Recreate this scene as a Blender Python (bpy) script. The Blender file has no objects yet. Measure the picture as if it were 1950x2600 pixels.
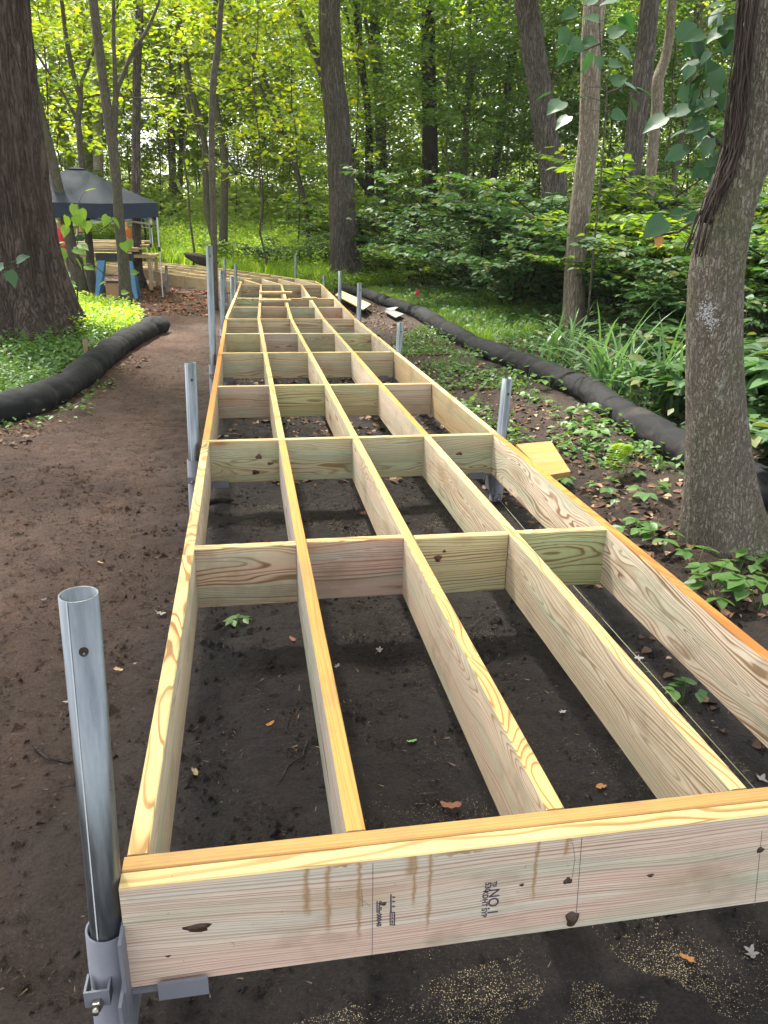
import bpy, bmesh, math, random
import numpy as np
from mathutils import Vector, Matrix, noise as mn

# ------------------------------------------------------------------ camera, sky, sun, exposure
scene = bpy.context.scene
COL = scene.collection
CAM = Vector((0.2508, -1.2087, 1.4933))
YAW, PITCH, ROLL, FOC = 0.1777, 0.3454, 0.0196, 1998.83   # pixels of the 1950 x 2600 photograph
cy, sy, cp, sp = math.cos(YAW), math.sin(YAW), math.cos(PITCH), math.sin(PITCH)
FW = Vector((sy * cp, cy * cp, -sp)); R0 = Vector((cy, -sy, 0)); U0 = R0.cross(FW)
RT = math.cos(ROLL) * R0 + math.sin(ROLL) * U0
UP = -math.sin(ROLL) * R0 + math.cos(ROLL) * U0
cam_d = bpy.data.cameras.new('camera'); cam = bpy.data.objects.new('camera', cam_d); COL.objects.link(cam)
m4 = Matrix((RT, UP, -FW)).transposed().to_4x4(); m4.translation = CAM
cam.matrix_world = m4
cam_d.sensor_fit = 'VERTICAL'; cam_d.sensor_height = 36.0; cam_d.lens = 36.0 * FOC / 2600.0
cam_d.clip_start = 0.05; cam_d.clip_end = 600
scene.camera = cam

SUN_EL, SUN_AZ = math.radians(58), math.radians(-25)     # azimuth from +Y towards +X
world = bpy.data.worlds.new('World'); scene.world = world; world.use_nodes = True
wn = world.node_tree; bg = wn.nodes['Background']
sky = wn.nodes.new('ShaderNodeTexSky'); sky.sky_type = 'NISHITA'; sky.sun_disc = False
sky.sun_elevation = SUN_EL; sky.sun_rotation = SUN_AZ
sky.air_density = 1.2; sky.dust_density = 2.0; sky.ozone_density = 0.8
hs = wn.nodes.new('ShaderNodeHueSaturation'); hs.inputs['Saturation'].default_value = 0.22   # thin white haze veils the blue
wn.links.new(sky.outputs[0], hs.inputs['Color']); wn.links.new(hs.outputs[0], bg.inputs[0]); bg.inputs[1].default_value = 0.15
sun_d = bpy.data.lights.new('sun', 'SUN'); sun_d.energy = 5.0; sun_d.angle = math.radians(6)
sun_d.color = (1.0, 0.95, 0.86)
sun = bpy.data.objects.new('sun', sun_d); COL.objects.link(sun)
sd = Vector((math.sin(SUN_AZ) * math.cos(SUN_EL), math.cos(SUN_AZ) * math.cos(SUN_EL), math.sin(SUN_EL)))
sun.rotation_euler = (-sd).to_track_quat('-Z', 'Y').to_euler()
scene.view_settings.view_transform = 'Standard'; scene.view_settings.look = 'None'
scene.view_settings.gamma = 1.0; scene.view_settings.exposure = 2.0
scene.cycles.max_bounces = 8; scene.cycles.transparent_max_bounces = 4
scene.cycles.diffuse_bounces = 4; scene.cycles.transmission_bounces = 4; scene.cycles.glossy_bounces = 3
scene.cycles.use_denoising = True

rnd = random.Random(7)
rng = np.random.default_rng(11)

# ------------------------------------------------------------------ pixel -> place
def ray(px, py): return FW + RT * ((px - 975) / FOC) + UP * ((1300 - py) / FOC)
def atY(px, py, Y):
    r = ray(px, py); return CAM + r * ((Y - CAM.y) / r.y)
def atZ(px, py, z=0.0):
    r = ray(px, py); return CAM + r * ((z - CAM.z) / r.z)
def mpp(p): return (Vector(p) - CAM).dot(FW) / FOC       # metres per photo pixel at a place
def sstep(a, b, x):
    t = min(1, max(0, (x - a) / (b - a))); return t * t * (3 - 2 * t)
def ground_z(x, y):
    h = 0.8 * sstep(20.5, 31, y) + 0.45 * sstep(3.4, 8.5, x) * sstep(-4, 3, y)
    h += 0.14 * math.exp(-((x + 2.6) ** 2 + (y - 9.7) ** 2) / 2.5)
    h += 0.05 * sstep(2.2, 3.0, x)
    h += 0.016 * mn.noise(Vector((x * 1.1, y * 1.1, 3))) + 0.006 * mn.noise(Vector((x * 5, y * 5, 9)))
    if y > 30: h += 0.03 * (y - 30)
    return h

# ------------------------------------------------------------------ object helpers
def tag(o, label=None, cat=None, group=None, kind=None):
    if label: o['label'] = label
    if cat: o['category'] = cat
    if group: o['group'] = group
    if kind: o['kind'] = kind
    return o
def thing(name, label, cat, loc=(0, 0, 0), group=None, rz=0.0):
    o = bpy.data.objects.new(name, None); COL.objects.link(o); o.empty_display_size = 0.2
    o.location = loc; o.rotation_euler = (0, 0, rz)
    return tag(o, label, cat, group)
def link(name, me, parent=None, loc=None, rot=None):
    o = bpy.data.objects.new(name, me); COL.objects.link(o)
    if parent: o.parent = parent
    if loc is not None: o.location = loc
    if rot is not None: o.rotation_euler = rot
    return o
def copy_tree(o, parent=None):
    c = o.copy(); COL.objects.link(c); c.parent = parent
    for ch in o.children: copy_tree(ch, c)
    return c

class MB:
    """collects shapes into one mesh"""
    def __init__(s): s.v = []; s.f = []; s.m = []; s.sm = []
    def add(s, vs, fs, mat=0, smooth=False):
        b = len(s.v); s.v += [tuple(v) for v in vs]
        s.f += [tuple(i + b for i in f) for f in fs]; s.m += [mat] * len(fs); s.sm += [smooth] * len(fs)
    def box(s, x0, x1, y0, y1, z0, z1, mat=0, M=None):
        vs = [Vector((x, y, z)) for z in (z0, z1) for y in (y0, y1) for x in (x0, x1)]
        if M is not None: vs = [M @ v for v in vs]
        s.add(vs, [(0, 2, 3, 1), (4, 5, 7, 6), (0, 1, 5, 4), (2, 6, 7, 3), (0, 4, 6, 2), (1, 3, 7, 5)], mat)
    def tube(s, pts, rad, n=8, mat=0, caps=True, fn=None, smooth=True):
        pts = [Vector(p) for p in pts]
        if not hasattr(rad, '__len__'): rad = [rad] * len(pts)
        ref = None; vs = []
        for i, p in enumerate(pts):
            d = (pts[min(i + 1, len(pts) - 1)] - pts[max(i - 1, 0)]).normalized()
            if ref is None:
                ref = Vector((1, 0, 0)) if abs(d.x) < 0.8 else Vector((0, 1, 0))
            ref = (ref - d * ref.dot(d)).normalized(); b = d.cross(ref)
            for k in range(n):
                a = 2 * math.pi * k / n; r = rad[i]
                if fn: r *= fn(i, a, p)
                vs.append(p + (ref * math.cos(a) + b * math.sin(a)) * r)
        fs = [(i * n + k, i * n + (k + 1) % n, (i + 1) * n + (k + 1) % n, (i + 1) * n + k)
              for i in range(len(pts) - 1) for k in range(n)]
        if caps:
            fs.append(tuple(range(n - 1, -1, -1))); fs.append(tuple((len(pts) - 1) * n + k for k in range(n)))
        s.add(vs, fs, mat, smooth)
    def mesh(s, name, mats):
        me = bpy.data.meshes.new(name); me.from_pydata(s.v, [], s.f)
        for m in (mats if isinstance(mats, (list, tuple)) else [mats]): me.materials.append(m)
        me.polygons.foreach_set('material_index', s.m); me.polygons.foreach_set('use_smooth', s.sm)
        me.update(); return me
    def build(s, name, mats, parent=None, loc=None, rot=None):
        return link(name, s.mesh(name, mats), parent, loc, rot)

def np_mesh(name, V, Fq, mats, midx=None):
    """V (n,3); Fq (k,3|4) index array"""
    me = bpy.data.meshes.new(name); k, w = Fq.shape
    me.vertices.add(len(V)); me.vertices.foreach_set('co', np.ascontiguousarray(V, dtype=np.float32).ravel())
    me.loops.add(k * w); me.loops.foreach_set('vertex_index', np.ascontiguousarray(Fq, dtype=np.int32).ravel())
    me.polygons.add(k); me.polygons.foreach_set('loop_start', np.arange(0, k * w, w, dtype=np.int32))
    for m in (mats if isinstance(mats, (list, tuple)) else [mats]): me.materials.append(m)
    if midx is not None: me.polygons.foreach_set('material_index', np.asarray(midx, dtype=np.int32))
    me.update(calc_edges=True); return me

# ------------------------------------------------------------------ materials
class NT:
    def __init__(s, name):
        s.mat = bpy.data.materials.new(name); s.mat.use_nodes = True
        s.t = s.mat.node_tree; s.n = s.t.nodes; s.b = s.n['Principled BSDF']
    def link(s, a, b): s.t.links.new(a, b)
    def val(s, sock, x):
        if isinstance(x, (int, float)): sock.default_value = x
        elif isinstance(x, (tuple, list)): sock.default_value = (tuple(x) + (1,))[:len(sock.default_value)] if len(sock.default_value) == 4 else tuple(x)
        else: s.link(x, sock)
    def math(s, op, a, b=0.0, c=None, clamp=False):
        n = s.n.new('ShaderNodeMath'); n.operation = op; n.use_clamp = clamp
        s.val(n.inputs[0], a); s.val(n.inputs[1], b)
        if c is not None: s.val(n.inputs[2], c)
        return n.outputs[0]
    def vmath(s, op, a, b=(0, 0, 0)):
        n = s.n.new('ShaderNodeVectorMath'); n.operation = op
        s.val(n.inputs[0], a); s.val(n.inputs[1], b); return n.outputs[0]
    def mix(s, f, a, b, mode='MIX'):
        n = s.n.new('ShaderNodeMix'); n.data_type = 'RGBA'; n.blend_type = mode
        s.val(n.inputs[0], f); s.val(n.inputs[6], a); s.val(n.inputs[7], b); return n.outputs[2]
    def noise(s, vec, scale=5, detail=3, rough=0.5, dist=0.0, col=False):
        n = s.n.new('ShaderNodeTexNoise'); s.link(vec, n.inputs['Vector'])
        n.inputs['Scale'].default_value = scale; n.inputs['Detail'].default_value = detail
        n.inputs['Roughness'].default_value = rough; n.inputs['Distortion'].default_value = dist
        return n.outputs['Color' if col else 'Fac']
    def vor(s, vec, scale=5, feature='F1', out='Distance', rand=1.0):
        n = s.n.new('ShaderNodeTexVoronoi'); n.feature = feature; s.link(vec, n.inputs['Vector'])
        n.inputs['Scale'].default_value = scale; n.inputs['Randomness'].default_value = rand; return n.outputs[out]
    def ramp(s, f, stops, interp='LINEAR'):
        n = s.n.new('ShaderNodeValToRGB'); s.val(n.inputs[0], f); e = n.color_ramp.elements; n.color_ramp.interpolation = interp
        while len(e) < len(stops): e.new(0.5)
        for el, (p, c) in zip(e, stops):
            el.position = p; el.color = (c, c, c, 1) if isinstance(c, (int, float)) else tuple(c) + (1,)
        return n.outputs[0]
    def coord(s, kind='Object'):
        return s.n.new('ShaderNodeTexCoord').outputs[kind]
    def pos(s): return s.n.new('ShaderNodeNewGeometry').outputs['Position']
    def island(s): return s.n.new('ShaderNodeNewGeometry').outputs['Random Per Island']
    def oattr(s, name, out):
        n = s.n.new('ShaderNodeAttribute'); n.attribute_type = 'OBJECT'; n.attribute_name = name; return n.outputs[out]
    def orand(s): return s.n.new('ShaderNodeObjectInfo').outputs['Random']
    def scale(s, vec, v): return s.vmath('MULTIPLY', vec, v)
    def sep(s, vec):
        n = s.n.new('ShaderNodeSeparateXYZ'); s.link(vec, n.inputs[0]); return n.outputs
    def comb(s, x, y, z):
        n = s.n.new('ShaderNodeCombineXYZ')
        for i, q in enumerate((x, y, z)): s.val(n.inputs[i], q)
        return n.outputs[0]
    def bump(s, h, strength=0.5, dist=0.01):
        n = s.n.new('ShaderNodeBump'); n.inputs['Strength'].default_value = strength; n.inputs['Distance'].default_value = dist
        s.link(h, n.inputs['Height']); s.link(n.outputs[0], s.b.inputs['Normal'])
    def out(s, col=None, rough=None, metal=None, spec=None):
        if col is not None: s.val(s.b.inputs['Base Color'], col)
        if rough is not None: s.val(s.b.inputs['Roughness'], rough)
        if metal is not None: s.val(s.b.inputs['Metallic'], metal)
        if spec is not None: s.val(s.b.inputs['Specular IOR Level'], spec)
        return s.mat

def wood(name, kind):
    """pine: growth rings about a pith beside the board, knots that push them aside"""
    g = NT(name); co = g.coord('Object'); sd_ = g.oattr('seed', 'Fac')
    off = g.comb(g.math('MULTIPLY', sd_, 7.31), g.math('MULTIPLY', sd_, 0.0), g.math('MULTIPLY', sd_, 3.17))
    p = g.vmath('ADD', co, off)
    q = g.sep(co)
    big = g.noise(g.scale(p, (1.05, 2.5, 5.0)), 1.0, 2.5, 0.5, col=True)
    bs = g.sep(big)
    fine = g.noise(g.scale(p, (5, 30, 30)), 1.0, 2, 0.6)
    # knots
    kv = g.scale(p, (1.5, 0.0, 5.5))
    vn = g.n.new('ShaderNodeTexVoronoi'); g.link(kv, vn.inputs['Vector']); vn.inputs['Scale'].default_value = 1.0
    kd = vn.outputs['Distance']; kr = g.sep(vn.outputs['Color'])[0]
    on = g.math('GREATER_THAN', kr, 0.50)
    kb = g.math('MULTIPLY', g.math('EXPONENT', g.math('MULTIPLY', g.math('POWER', g.math('DIVIDE', kd, 0.30), 2.0), -1.0)), on)
    r1 = g.math('FRACT', g.math('MULTIPLY', sd_, 5.77)); r2 = g.math('FRACT', g.math('MULTIPLY', sd_, 3.91))
    y0 = g.oattr('pith_y', 'Fac'); z0 = g.oattr('pith_z', 'Fac')
    dy = g.math('ADD', g.math('SUBTRACT', q[1], y0), g.math('MULTIPLY', g.math('SUBTRACT', bs[0], 0.5), g.math('MULTIPLY', g.oattr('warp', 'Fac'), 0.20)))
    dzz = g.math('ADD', g.math('SUBTRACT', q[2], z0), g.math('MULTIPLY', g.math('SUBTRACT', bs[1], 0.5), g.math('MULTIPLY', g.oattr('warp', 'Fac'), 0.22)))
    r = g.math('SQRT', g.math('ADD', g.math('MULTIPLY', dy, dy), g.math('MULTIPLY', dzz, dzz)))
    r = g.math('ADD', r, g.math('MULTIPLY', kb, 0.022))
    r = g.math('ADD', r, g.math('MULTIPLY', g.math('SUBTRACT', fine, 0.5), 0.0016))
    rn = g.noise(g.comb(g.math('MULTIPLY', r, 38.0), sd_, 0.0), 1.0, 2, 0.6); r = g.math('ADD', r, g.math('MULTIPLY', g.math('SUBTRACT', rn, 0.5), 0.030))
    ph = g.math('FRACT', g.math('MULTIPLY', r, g.math('MULTIPLY', g.math('ADD', 80.0, g.math('MULTIPLY', r2, 50.0)), g.oattr('rings', 'Fac'))))
    late = g.ramp(ph, [(0.0, 0.6), (0.07, 0.05), (0.45, 0.0), (0.68, 0.25), (0.84, 1.0), (1.0, 0.9)])
    lv = g.noise(g.scale(p, (1.2, 14, 14)), 1.0, 2)
    late = g.math('MULTIPLY', late, g.ramp(lv, [(0.30, 0.55), (0.60, 1.0)]))
    if kind == 'edge': early, lt = g.oattr('edge', 'Color'), g.oattr('edge_late', 'Color')
    else: early, lt = g.oattr('face', 'Color'), g.oattr('face_late', 'Color')
    col = g.mix(late, early, lt)
    tint = g.noise(g.scale(p, (1.1, 4, 9)), 1.0, 2, 0.5)
    if kind != 'edge':
        col = g.mix(g.ramp(tint, [(0.50, 0.0), (0.66, 0.6)]), col, g.mix(0.65, col, (0.36, 0.42, 0.30), 'MULTIPLY') if False else g.mix(0.6, col, (0.24, 0.36, 0.25)))
        pk = g.noise(g.scale(p, (0.7, 3, 11)), 1.3, 2)
        col = g.mix(g.math('MULTIPLY', g.ramp(pk, [(0.47, 0.0), (0.57, 0.75)]), g.oattr('pink', 'Fac')), col, g.mix(0.85, col, (0.54, 0.30, 0.25)))
        col = g.mix(g.math('MULTIPLY', g.ramp(pk, [(0.38, 0.9), (0.48, 0.0)]), g.oattr('pink', 'Fac')), col, g.mix(0.85, col, (0.42, 0.50, 0.43)))
    fb = g.noise(g.scale(p, (7, 210, 210)), 1.0, 3, 0.75)
    col = g.mix(0.6, col, g.mix(fb, (0.45, 0.40, 0.34), (1.45, 1.45, 1.45)), 'MULTIPLY')
    # knot heart, dirt specks
    kc = g.math('MULTIPLY', g.ramp(g.math('ADD', kd, g.math('MULTIPLY', g.math('SUBTRACT', fine, 0.5), 0.06)), [(0.06, 1.0), (0.10, 0.0)]), on)
    col = g.mix(g.math('MULTIPLY', kc, 0.88), col, (0.07, 0.032, 0.018))
    halo = g.math('MULTIPLY', g.ramp(kd, [(0.06, 0.6), (0.26, 0.0)]), on)
    col = g.mix(halo, col, (0.30, 0.17, 0.07))
    spk = g.noise(g.scale(p, (40, 40, 40)), 1.0, 4, 0.75)
    col = g.mix(g.ramp(spk, [(0.66, 0.0), (0.74, 0.6)]), col, (0.10, 0.075, 0.05))
    smu = g.noise(g.scale(p, (3.2, 5, 5)), 1.0, 4, 0.7)
    col = g.mix(g.ramp(smu, [(0.53, 0.0), (0.78, 0.6)]), col, (0.17, 0.115, 0.065))
    if kind == 'drip':
        wob = g.math('MULTIPLY', g.math('SUBTRACT', g.noise(g.scale(p, (60, 1, 45)), 1.0, 3), 0.5), 0.016); msk = 0.0
        for xi, wi, li in ((0.327, 0.006, .12), (0.366, 0.005, .17), (0.425, 0.004, .2), (0.523, 0.010, .055), (0.53, 0.0035, .13), (0.56, 0.0035, .2), (0.77, 0.003, .15), (0.83, 0.006, .05), (0.62, 0.05, .012), (0.40, 0.03, .010)):
            dx = g.math('DIVIDE', g.math('ADD', g.math('SUBTRACT', q[0], xi), wob), wi)
            fx = g.math('EXPONENT', g.math('MULTIPLY', g.math('MULTIPLY', dx, dx), -1.0))
            mz = g.n.new('ShaderNodeMapRange'); g.link(g.math('ADD', g.math('MULTIPLY', q[2], -1.0), g.math('MULTIPLY', wob, 2.0)), mz.inputs[0]); mz.inputs[1].default_value = li; mz.inputs[2].default_value = li * 0.8
            msk = g.math('MAXIMUM', msk, g.math('MULTIPLY', fx, mz.outputs[0]))
        col = g.mix(g.math('MULTIPLY', msk, 0.75), col, (0.27, 0.15, 0.055))
    g.bump(g.math('ADD', g.math('MULTIPLY', late, 0.5), g.math('MULTIPLY', fb, 0.6)), 0.35, 0.0015)
    return g.out(col, g.ramp(fb, [(0, 0.55), (1, 0.8)]), spec=0.3)
W_FACE = wood('wood_face', 'face'); W_EDGE = wood('wood_edge', 'edge'); 
W_END = NT('wood_end'); _p = W_END.coord('Object')
W_END = W_END.out(W_END.mix(W_END.noise(W_END.scale(_p, (1, 60, 60)), 1, 3), (0.30, 0.20, 0.10), (0.55, 0.42, 0.25)), 0.85)

def bark(name, c0, c1, crack, sx=26, sz=4.5, strength=0.9, dist=0.02, lichen=0.0, moss=0.0):
    g = NT(name); co = g.coord('Object')
    f = g.noise(g.scale(co, (60, 60, 14)), 1.0, 5, 0.75)
    a = g.noise(g.scale(co, (sx, sx, sz)), 1.0, 3.5, 0.62, 0.5); b_ = g.noise(g.scale(co, (sx * 0.55, sx * 0.55, sz * 0.45)), 1.0, 2, 0.5, 0.3)
    ra = g.math('ABSOLUTE', g.math('SUBTRACT', a, 0.5)); rb = g.math('ABSOLUTE', g.math('SUBTRACT', b_, 0.5))
    e = g.math('MINIMUM', g.math('MULTIPLY', ra, 5.0), g.math('MULTIPLY', rb, 7.0))
    h = g.math('ADD', g.ramp(e, [(0.0, 0.0), (0.35, 0.7), (0.9, 1.0)]), g.math('MULTIPLY', f, 0.55))
    col = g.mix(g.ramp(f, [(0.3, 0.0), (0.7, 1.0)]), c0, c1)
    col = g.mix(g.ramp(e, [(0.0, 0.75), (0.30, 0.0)]), col, crack)  # furrows darker: bark tone plus mild crevice shading put into the colour
    v = g.noise(g.scale(co, (1.5, 1.5, 0.9)), 1.0, 3)
    col = g.mix(g.ramp(v, [(0.35, 0.35), (0.65, 0.0)]), col, crack)
    if lichen:
        l = g.noise(g.scale(co, (14, 14, 14)), 1.0, 4, 0.75)
        col = g.mix(g.ramp(l, [(0.60, 0.0), (0.68, lichen)]), col, (0.36, 0.38, 0.31))
    if moss:
        ms = g.noise(g.scale(co, (4, 4, 2)), 1.0, 4, 0.7)
        col = g.mix(g.ramp(ms, [(0.5, 0.0), (0.66, moss)]), col, (0.09, 0.12, 0.035))
    g.bump(h, strength, dist); return g.out(col, 0.9, spec=0.2)
B_DARK = bark('bark_furrowed', (0.070, 0.050, 0.042), (0.165, 0.125, 0.108), (0.035, 0.022, 0.018), 15, 2.0, 1.0, 0.045)
B_GREY = bark('bark_grey', (0.115, 0.096, 0.084), (0.275, 0.235, 0.21), (0.036, 0.029, 0.024), 22, 2.6, 1.0, 0.05)
B_LIGHT = bark('bark_light', (0.25, 0.205, 0.155), (0.45, 0.385, 0.30), (0.10, 0.078, 0.06), 36, 6, 1.0, 0.02)
B_MAPLE = bark('bark_maple', (0.165, 0.142, 0.11), (0.33, 0.29, 0.235), (0.08, 0.063, 0.05), 62, 20.0, 0.9, 0.014, 0.6, 0.4)
B_SLIM = bark('bark_slim', (0.075, 0.066, 0.05), (0.15, 0.132, 0.10), (0.038, 0.032, 0.026), 30, 8, 0.5, 0.008, 0.2, 0.3)
B_BLACK = bark('bark_wet', (0.032, 0.026, 0.021), (0.075, 0.062, 0.05), (0.02, 0.016, 0.013), 16, 4, 0.8, 0.02)
B_PALE = bark('bark_pale', (0.42, 0.36, 0.33), (0.60, 0.53, 0.50), (0.22, 0.18, 0.17), 18, 3, 0.7, 0.02)

def leafmat(name, c0, c1, c2=None, trans=0.45, gloss=0.35, tcol=None, amt2=0.12):
    g = NT(name); i = g.island(); o = g.orand()
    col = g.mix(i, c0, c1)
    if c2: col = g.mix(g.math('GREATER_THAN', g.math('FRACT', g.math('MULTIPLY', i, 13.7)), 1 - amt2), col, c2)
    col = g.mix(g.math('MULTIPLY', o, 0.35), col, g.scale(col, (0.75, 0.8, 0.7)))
    g.val(g.b.inputs['Base Color'], col); g.b.inputs['Roughness'].default_value = gloss; g.b.inputs['Specular IOR Level'].default_value = 0.4
    t = g.n.new('ShaderNodeBsdfTranslucent')
    tc = g.scale(col, tcol or (1.9, 1.6, 0.55)); g.link(tc, t.inputs[0])
    mx = g.n.new('ShaderNodeMixShader'); mx.inputs[0].default_value = trans
    g.link(g.b.outputs[0], mx.inputs[1]); g.link(t.outputs[0], mx.inputs[2])
    g.link(mx.outputs[0], g.n['Material Output'].inputs[0]); return g.mat
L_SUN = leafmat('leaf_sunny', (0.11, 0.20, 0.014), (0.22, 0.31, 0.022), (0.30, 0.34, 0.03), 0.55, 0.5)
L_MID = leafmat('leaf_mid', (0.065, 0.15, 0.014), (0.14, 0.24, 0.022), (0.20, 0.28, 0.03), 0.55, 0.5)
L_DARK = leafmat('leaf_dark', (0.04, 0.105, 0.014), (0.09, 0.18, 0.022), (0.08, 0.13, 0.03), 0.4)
L_SHRUB = leafmat('leaf_shrub', (0.038, 0.10, 0.030), (0.085, 0.175, 0.052), (0.15, 0.17, 0.05), 0.36, 0.55, (1.3, 1.4, 0.6))
L_BIG = leafmat('leaf_broad', (0.020, 0.066, 0.026), (0.045, 0.115, 0.045), None, 0.3, 0.42, (1.3, 1.5, 0.6))
L_HERB = leafmat('leaf_herb', (0.08, 0.18, 0.02), (0.15, 0.27, 0.035), None, 0.45, 0.45)
L_SEED = leafmat('leaf_seedling', (0.055, 0.14, 0.03), (0.11, 0.21, 0.045), None, 0.35, 0.45)
L_GRASS = leafmat('leaf_grass', (0.10, 0.21, 0.02), (0.19, 0.31, 0.035), (0.22, 0.30, 0.06), 0.45, 0.5)
L_MEADOW = leafmat('leaf_meadow', (0.17, 0.32, 0.03), (0.29, 0.45, 0.055), (0.36, 0.46, 0.10), 0.5, 0.55)
L_SEDGE = leafmat('leaf_sedge', (0.08, 0.165, 0.06), (0.15, 0.26, 0.10), None, 0.3, 0.35, (1.3, 1.4, 0.7))
L_FAR = leafmat('leaf_far', (0.15, 0.24, 0.05), (0.28, 0.37, 0.09), (0.36, 0.42, 0.16), 0.55, 0.6, (1.6, 1.5, 0.6))

def plain(name, col, rough=0.6, metal=0.0, spec=0.5, nz=0.0, ns=20, c2=None, bump=0.0):
    g = NT(name)
    if nz or c2:
        f = g.noise(g.coord('Object'), ns, 4, 0.65)
        c = g.mix(f, col, c2 or tuple(x * (1 - nz) for x in col))
        if bump: g.bump(f, bump, 0.01)
        return g.out(c, rough, metal, spec)
    return g.out(col, rough, metal, spec)
def galv():
    g = NT('galvanised_steel'); co = g.coord('Object')
    f = g.noise(g.scale(co, (40, 40, 5)), 1, 4, 0.7); s_ = g.noise(g.scale(co, (120, 120, 4)), 1, 2)
    col = g.mix(g.ramp(f, [(0.3, 0), (0.7, 1)]), (0.115, 0.135, 0.15), (0.215, 0.235, 0.25))
    d = g.noise(co, 9, 5, 0.75); col = g.mix(g.ramp(d, [(0.60, 0), (0.72, 0.5)]), col, (0.14, 0.13, 0.12))
    return g.out(col, g.ramp(g.math('ADD', g.math('MULTIPLY', f, 0.6), g.math('MULTIPLY', s_, 0.4)), [(0.3, 0.24), (0.7, 0.46)]), 0.9)
M_GALV = galv()
M_SLEEVE = plain('grey_primer', (0.165, 0.17, 0.20), 0.55, 0.0, 0.4, ns=14, c2=(0.115, 0.12, 0.14))
M_SEAM = plain('weld_seam', (0.50, 0.52, 0.54), 0.5, 0.0)
M_BOLT = plain('bolt_steel', (0.34, 0.33, 0.32), 0.4, 0.9, ns=30, c2=(0.2, 0.18, 0.16))
M_INK = plain('stamp_ink', (0.045, 0.035, 0.06), 0.8); M_PENCIL = plain('pencil_grey', (0.09, 0.085, 0.09), 0.7)
M_KNOT = plain('resin_knot', (0.018, 0.013, 0.009), 0.5, 0, 0.4, ns=60, c2=(0.07, 0.035, 0.02), bump=0.6)
M_BLACKCLOTH = None
def sockmat():
    g = NT('black_filter_cloth'); p = g.pos()
    z = g.sep(g.coord('Object'))[2]
    f = g.noise(p, 7, 5, 0.7); wv = g.vor(p, 260, 'F1'); dn = g.noise(p, 3.2, 4, 0.7)
    col = g.mix(f, (0.005, 0.005, 0.006), (0.013, 0.0128, 0.014))
    dirt = g.ramp(dn, [(0.54, 0.0), (0.76, 0.6)])
    col = g.mix(g.math('MULTIPLY', dirt, g.oattr('dust', 'Fac')), col, (0.16, 0.13, 0.10))
    g.bump(g.math('ADD', g.math('MULTIPLY', wv, 0.25), f), 0.45, 0.012); return g.out(col, 0.85, spec=0.25)
M_SOCK = sockmat()

def groundmat():
    g = NT('forest_soil'); p = g.pos(); q = g.sep(p)
    n1 = g.noise(p, 1.3, 5, 0.65); n2 = g.ramp(g.noise(p, 11, 9, 0.80), [(0.25, 0.0), (0.75, 1.0)]); n3 = g.noise(p, 110, 5, 0.75)
    # trodden path: reddish dry soil; elsewhere dark humus
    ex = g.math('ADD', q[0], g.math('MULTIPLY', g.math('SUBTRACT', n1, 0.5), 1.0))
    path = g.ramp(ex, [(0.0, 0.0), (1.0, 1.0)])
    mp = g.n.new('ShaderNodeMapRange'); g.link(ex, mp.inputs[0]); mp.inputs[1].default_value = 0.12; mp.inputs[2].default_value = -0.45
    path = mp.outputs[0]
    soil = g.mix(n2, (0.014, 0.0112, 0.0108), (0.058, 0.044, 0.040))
    pc = g.mix(n2, (0.052, 0.029, 0.021), (0.215, 0.122, 0.083))
    pc = g.mix(g.ramp(n1, [(0.3, 0.75), (0.58, 0.0)]), pc, (0.040, 0.026, 0.021))
    ys = g.n.new('ShaderNodeMapRange'); g.link(g.math('ADD', q[1], g.math('MULTIPLY', g.math('SUBTRACT', n1, 0.5), 2.2)), ys.inputs[0]); ys.inputs[1].default_value = -0.1; ys.inputs[2].default_value = 1.9
    pc = g.mix(ys.outputs[0], g.mix(0.7, pc, (0.046, 0.032, 0.028)), pc)
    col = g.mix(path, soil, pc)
    # leaf mould on the right and far off
    mr = g.n.new('ShaderNodeMapRange'); g.link(ex, mr.inputs[0]); mr.inputs[1].default_value = 1.9; mr.inputs[2].default_value = 2.4
    lit = g.mix(g.vor(p, 30, 'F1', 'Color'), (0.045, 0.03, 0.022), (0.12, 0.075, 0.05))
    col = g.mix(g.math('MULTIPLY', mr.outputs[0], 0.55), col, lit)
    sp_ = g.vor(p, 130, 'F1'); keep = g.noise(p, 2.2, 3)
    col = g.mix(g.math('MULTIPLY', g.math('LESS_THAN', sp_, 0.11), g.ramp(keep, [(0.42, 0.0), (0.6, 0.8)])), col, (0.34, 0.27, 0.17))
    col = g.mix(0.8, col, g.mix(g.ramp(n3, [(0.3, 0.0), (0.7, 1.0)]), (0.45, 0.45, 0.45), (1.6, 1.55, 1.5)), 'MULTIPLY')
    dmp = g.noise(p, 0.75, 3)
    h = g.math('ADD', g.math('MULTIPLY', n2, 1.0), g.math('MULTIPLY', n3, 0.6))
    g.bump(h, 1.0, 0.04)
    return g.out(col, g.ramp(dmp, [(0.35, 0.72), (0.6, 0.95)]), spec=0.3)
M_GROUND = groundmat()

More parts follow.
